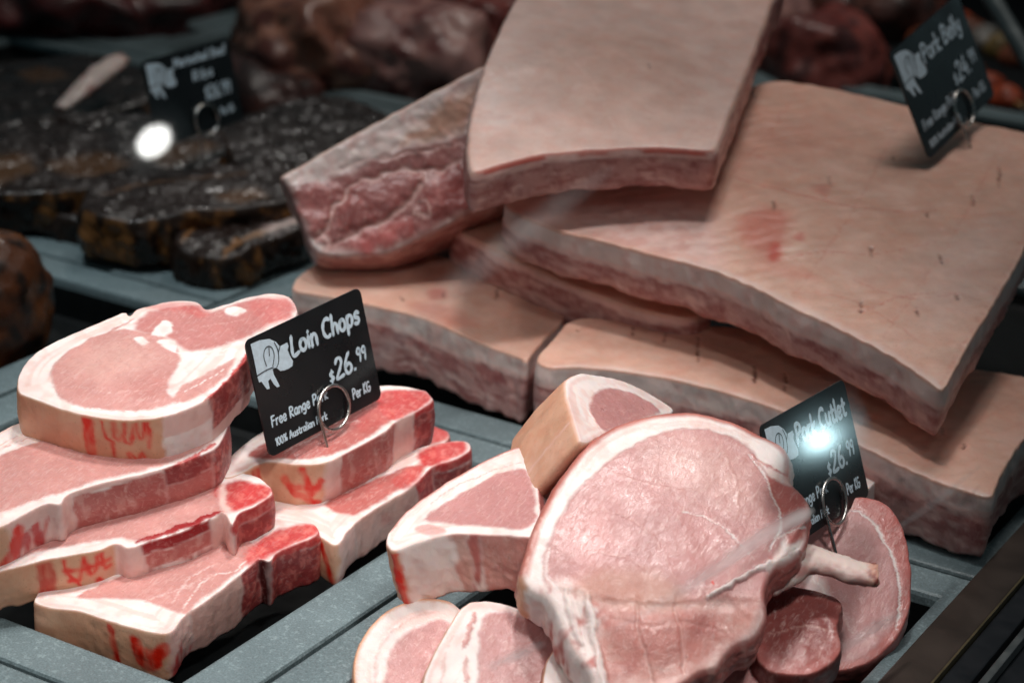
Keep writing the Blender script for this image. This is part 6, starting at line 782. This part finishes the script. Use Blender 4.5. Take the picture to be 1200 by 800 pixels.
def price_card(c, x, y, w, h, label, lines, stem, ring=(.563, .86), rr=.0133):
    x = Vector(x).normalized(); y = Vector(y); y = (y - x * y.dot(x)).normalized(); n = y.cross(x)
    base = Vector(c) + y * h / 2
    t = empty('price_card', base, label, 'price card', 'price cards on wire clips')
    t.matrix_world = Matrix.Translation(base) @ Matrix((x, -y, n)).transposed().to_4x4()
    bm = bmesh.new(); vs = [bm.verts.new((*p, .0005)) for p in rounded_rect(w, h, .0045)]
    f = bm.faces.new(vs); ex = bmesh.ops.extrude_face_region(bm, geom=[f])
    bmesh.ops.translate(bm, verts=[v for v in ex['geom'] if isinstance(v, bmesh.types.BMVert)], vec=(0, 0, -.0011))
    bm_obj('card', bm, M_CARD, t)
    loc = lambda q: ((ab(q)[0] - .5) * w, (1 - ab(q)[1]) * h)
    bm = bmesh.new(); f = bm.faces.new([bm.verts.new((*loc(q), .00075)) for q in PIG]); bmesh.ops.triangulate(bm, faces=[f])
    pig = bm_obj('pig_emblem', bm, M_INK, t)
    bm = bmesh.new()
    for i, l in enumerate(PIGLINES): ribbon(bm, [loc(q) for q in l], .0006, .00092 + .00003 * i)
    bm_obj('cut_lines', bm, M_INKDARK, pig)
    for i, l in enumerate(lines): write(l[0], t, l[1], w, h, *l[2:], seed=i + 3)
    cx, cy = (ring[0] - .5) * w, (1 - ring[1]) * h
    P = [(cx - rr * .96, -stem, .0035), (cx - rr * 1.0, cy * .2, .0030), (cx - rr, cy, .0024)]
    for a in range(165, -180, -15): P.append((cx + rr * math.cos(R(a)), cy + rr * math.sin(R(a)), .0024))
    P = np.array(P); pos, F, tt, aa = tube(P, (.00108, .00108), 10, .0016, up=(.13, .21, 1.0))
    o = link('wire_clip', bpy.data.meshes.new('wire_clip'), M_WIRE, t); o.data.from_pydata([tuple(p) for p in pos], [], F)
    o.data.polygons.foreach_set('use_smooth', np.ones(len(o.data.polygons), bool))
    return t
def pork_lines(title, a1, price):
    return [('title_lettering', title, .345, a1, .285, .155, .0026, .0, .04), ('price_lettering', '$', .595, .645, .66, .105, .0016),
            ('price_lettering', price + '.', .655, .845, .655, .165, .0024), ('price_lettering', '99', .855, .945, .605, .115, .0017),
            ('small_lettering', 'Free Range Pork', .066, .555, .765, .085, .0013, .0, .02), ('small_lettering', '100% Australian Pork', .066, .515, .93, .060, .0010, .0, .02),
            ('small_lettering', 'Per KG', .756, .918, .885, .085, .0012)]
SG = {'loin': {'c': [-0.062, 0.0984, 0.1045], 'x': [0.0946, 0.9931, 0.0693], 'y': [0.2279, 0.0462, -0.9726], 'w': 0.1005, 'h': 0.0709}, 'cutlet': {'c': [0.2169, 0.196, 0.0866], 'x': [0.075, 0.9969, -0.0227], 'y': [0.3561, -0.048, -0.9332], 'w': 0.1008, 'h': 0.0711}, 'belly': {'c': [0.1177, 0.626, 0.214], 'x': [0.0492, 0.9735, 0.2233], 'y': [0.4041, 0.185, -0.8958], 'w': 0.1176, 'h': 0.0829}, 'dark': {'c': [-0.5053, 0.5334, 0.1124], 'x': [0.1059, 0.993, 0.0518], 'y': [0.2269, 0.0266, -0.9736], 'w': 0.1024, 'h': 0.0722}}
price_card(**SG['loin'], label='black price card for Loin Chops pinned in the right loin stack', lines=pork_lines('Loin Chops', .95, '26'), stem=.020)
price_card(**SG['cutlet'], label='black price card for Pork Cutlet partly covered by the front cutlet', lines=pork_lines('Pork Cutlet', .95, '26'), stem=.020)
price_card(**SG['belly'], label='black price card for Pork Belly pinned in the big scored slab', lines=pork_lines('Pork Belly', .90, '24'), stem=.022)
price_card(**SG['dark'], label='blurred black price card standing among the dark marinated steaks', stem=.030,
           lines=[('title_lettering', 'Marinated Beef', .34, .95, .17, .10, .0020), ('title_lettering', 'Ribs', .52, .76, .38, .11, .0020), ('price_lettering', '$26.99', .62, .93, .64, .15, .0022), ('small_lettering', 'Per KG', .75, .91, .86, .08, .0014)])

# ------------------------------------------------------------------ wiped glass front: the smears and lamp reflections it shows
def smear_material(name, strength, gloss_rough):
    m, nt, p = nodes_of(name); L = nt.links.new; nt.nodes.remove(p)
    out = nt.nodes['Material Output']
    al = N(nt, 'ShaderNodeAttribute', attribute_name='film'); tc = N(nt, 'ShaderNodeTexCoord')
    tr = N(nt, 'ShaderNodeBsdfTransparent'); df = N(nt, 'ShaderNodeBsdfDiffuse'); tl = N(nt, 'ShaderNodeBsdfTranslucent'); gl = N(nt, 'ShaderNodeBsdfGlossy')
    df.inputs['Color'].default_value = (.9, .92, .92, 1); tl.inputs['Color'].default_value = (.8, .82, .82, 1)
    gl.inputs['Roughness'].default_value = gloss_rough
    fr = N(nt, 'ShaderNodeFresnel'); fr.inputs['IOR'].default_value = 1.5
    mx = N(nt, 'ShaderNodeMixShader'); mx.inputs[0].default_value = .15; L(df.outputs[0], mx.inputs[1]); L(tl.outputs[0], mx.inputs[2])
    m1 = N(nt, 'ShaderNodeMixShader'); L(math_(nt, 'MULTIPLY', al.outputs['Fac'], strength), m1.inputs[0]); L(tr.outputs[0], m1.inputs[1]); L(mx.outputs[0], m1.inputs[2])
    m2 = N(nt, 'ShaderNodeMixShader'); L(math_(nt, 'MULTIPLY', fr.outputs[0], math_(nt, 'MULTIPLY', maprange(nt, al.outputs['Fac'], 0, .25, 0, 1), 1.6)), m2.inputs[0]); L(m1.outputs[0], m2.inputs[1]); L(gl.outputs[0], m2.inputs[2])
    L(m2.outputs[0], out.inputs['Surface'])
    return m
M_SMEAR = smear_material('grease_film', .52, .4); M_CLEAN = smear_material('glint_patch', .005, .02); M_GLOW = smear_material('glow_patch', .004, .075)  # last two: reflective patches added only where lamp glint and card glow appear
GP = Vector((.3265, .2, -.01)); GN = Vector((math.cos(R(35.0)), 0, math.sin(R(35.0))))
glass = empty('glass_front', GP, 'slanting clear glass front of the case, seen only by its smears and lamp reflections', 'glass')
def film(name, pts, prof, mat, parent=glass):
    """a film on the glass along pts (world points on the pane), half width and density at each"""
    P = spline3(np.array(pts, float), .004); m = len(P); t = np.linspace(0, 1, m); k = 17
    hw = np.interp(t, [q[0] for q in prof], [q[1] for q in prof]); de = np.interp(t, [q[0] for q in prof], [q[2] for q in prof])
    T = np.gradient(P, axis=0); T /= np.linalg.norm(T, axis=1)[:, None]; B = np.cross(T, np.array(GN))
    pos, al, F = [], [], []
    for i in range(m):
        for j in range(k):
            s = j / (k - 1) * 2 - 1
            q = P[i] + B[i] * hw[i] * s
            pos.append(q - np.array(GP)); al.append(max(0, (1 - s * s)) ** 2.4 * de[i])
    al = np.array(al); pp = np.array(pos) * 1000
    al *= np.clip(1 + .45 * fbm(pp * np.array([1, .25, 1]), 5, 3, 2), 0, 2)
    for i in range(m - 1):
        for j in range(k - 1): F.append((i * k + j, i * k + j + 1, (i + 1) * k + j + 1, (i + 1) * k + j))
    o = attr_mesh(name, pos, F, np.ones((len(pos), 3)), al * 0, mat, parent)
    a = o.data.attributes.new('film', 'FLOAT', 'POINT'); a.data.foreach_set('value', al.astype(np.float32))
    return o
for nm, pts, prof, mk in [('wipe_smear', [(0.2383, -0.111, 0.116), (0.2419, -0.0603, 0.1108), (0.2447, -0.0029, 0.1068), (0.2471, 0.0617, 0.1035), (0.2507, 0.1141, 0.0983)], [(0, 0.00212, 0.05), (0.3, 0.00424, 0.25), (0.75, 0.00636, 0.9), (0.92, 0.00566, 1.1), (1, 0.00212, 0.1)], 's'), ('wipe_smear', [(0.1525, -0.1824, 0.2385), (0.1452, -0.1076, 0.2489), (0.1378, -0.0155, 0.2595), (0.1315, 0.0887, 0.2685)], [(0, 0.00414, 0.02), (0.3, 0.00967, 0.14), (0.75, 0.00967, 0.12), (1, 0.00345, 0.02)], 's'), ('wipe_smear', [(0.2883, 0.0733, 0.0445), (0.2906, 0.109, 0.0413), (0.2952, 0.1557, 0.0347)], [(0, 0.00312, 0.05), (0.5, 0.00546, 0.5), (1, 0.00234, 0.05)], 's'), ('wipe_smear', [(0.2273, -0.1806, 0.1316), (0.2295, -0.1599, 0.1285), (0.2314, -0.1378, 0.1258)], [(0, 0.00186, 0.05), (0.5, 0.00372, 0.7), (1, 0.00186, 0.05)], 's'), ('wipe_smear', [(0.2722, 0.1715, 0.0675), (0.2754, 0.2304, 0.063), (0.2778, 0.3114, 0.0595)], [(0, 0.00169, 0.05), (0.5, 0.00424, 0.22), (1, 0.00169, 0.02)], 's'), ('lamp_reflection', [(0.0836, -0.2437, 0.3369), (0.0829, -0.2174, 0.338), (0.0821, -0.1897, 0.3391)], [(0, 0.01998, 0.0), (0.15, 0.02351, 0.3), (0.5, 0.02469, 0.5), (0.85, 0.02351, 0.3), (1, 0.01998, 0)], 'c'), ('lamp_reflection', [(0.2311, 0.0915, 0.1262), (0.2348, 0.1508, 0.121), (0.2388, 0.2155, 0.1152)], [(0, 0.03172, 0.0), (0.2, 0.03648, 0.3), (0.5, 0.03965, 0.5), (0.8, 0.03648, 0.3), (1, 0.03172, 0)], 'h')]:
    film(nm, pts, prof, {'s': M_SMEAR, 'c': M_CLEAN, 'h': M_GLOW}[mk])
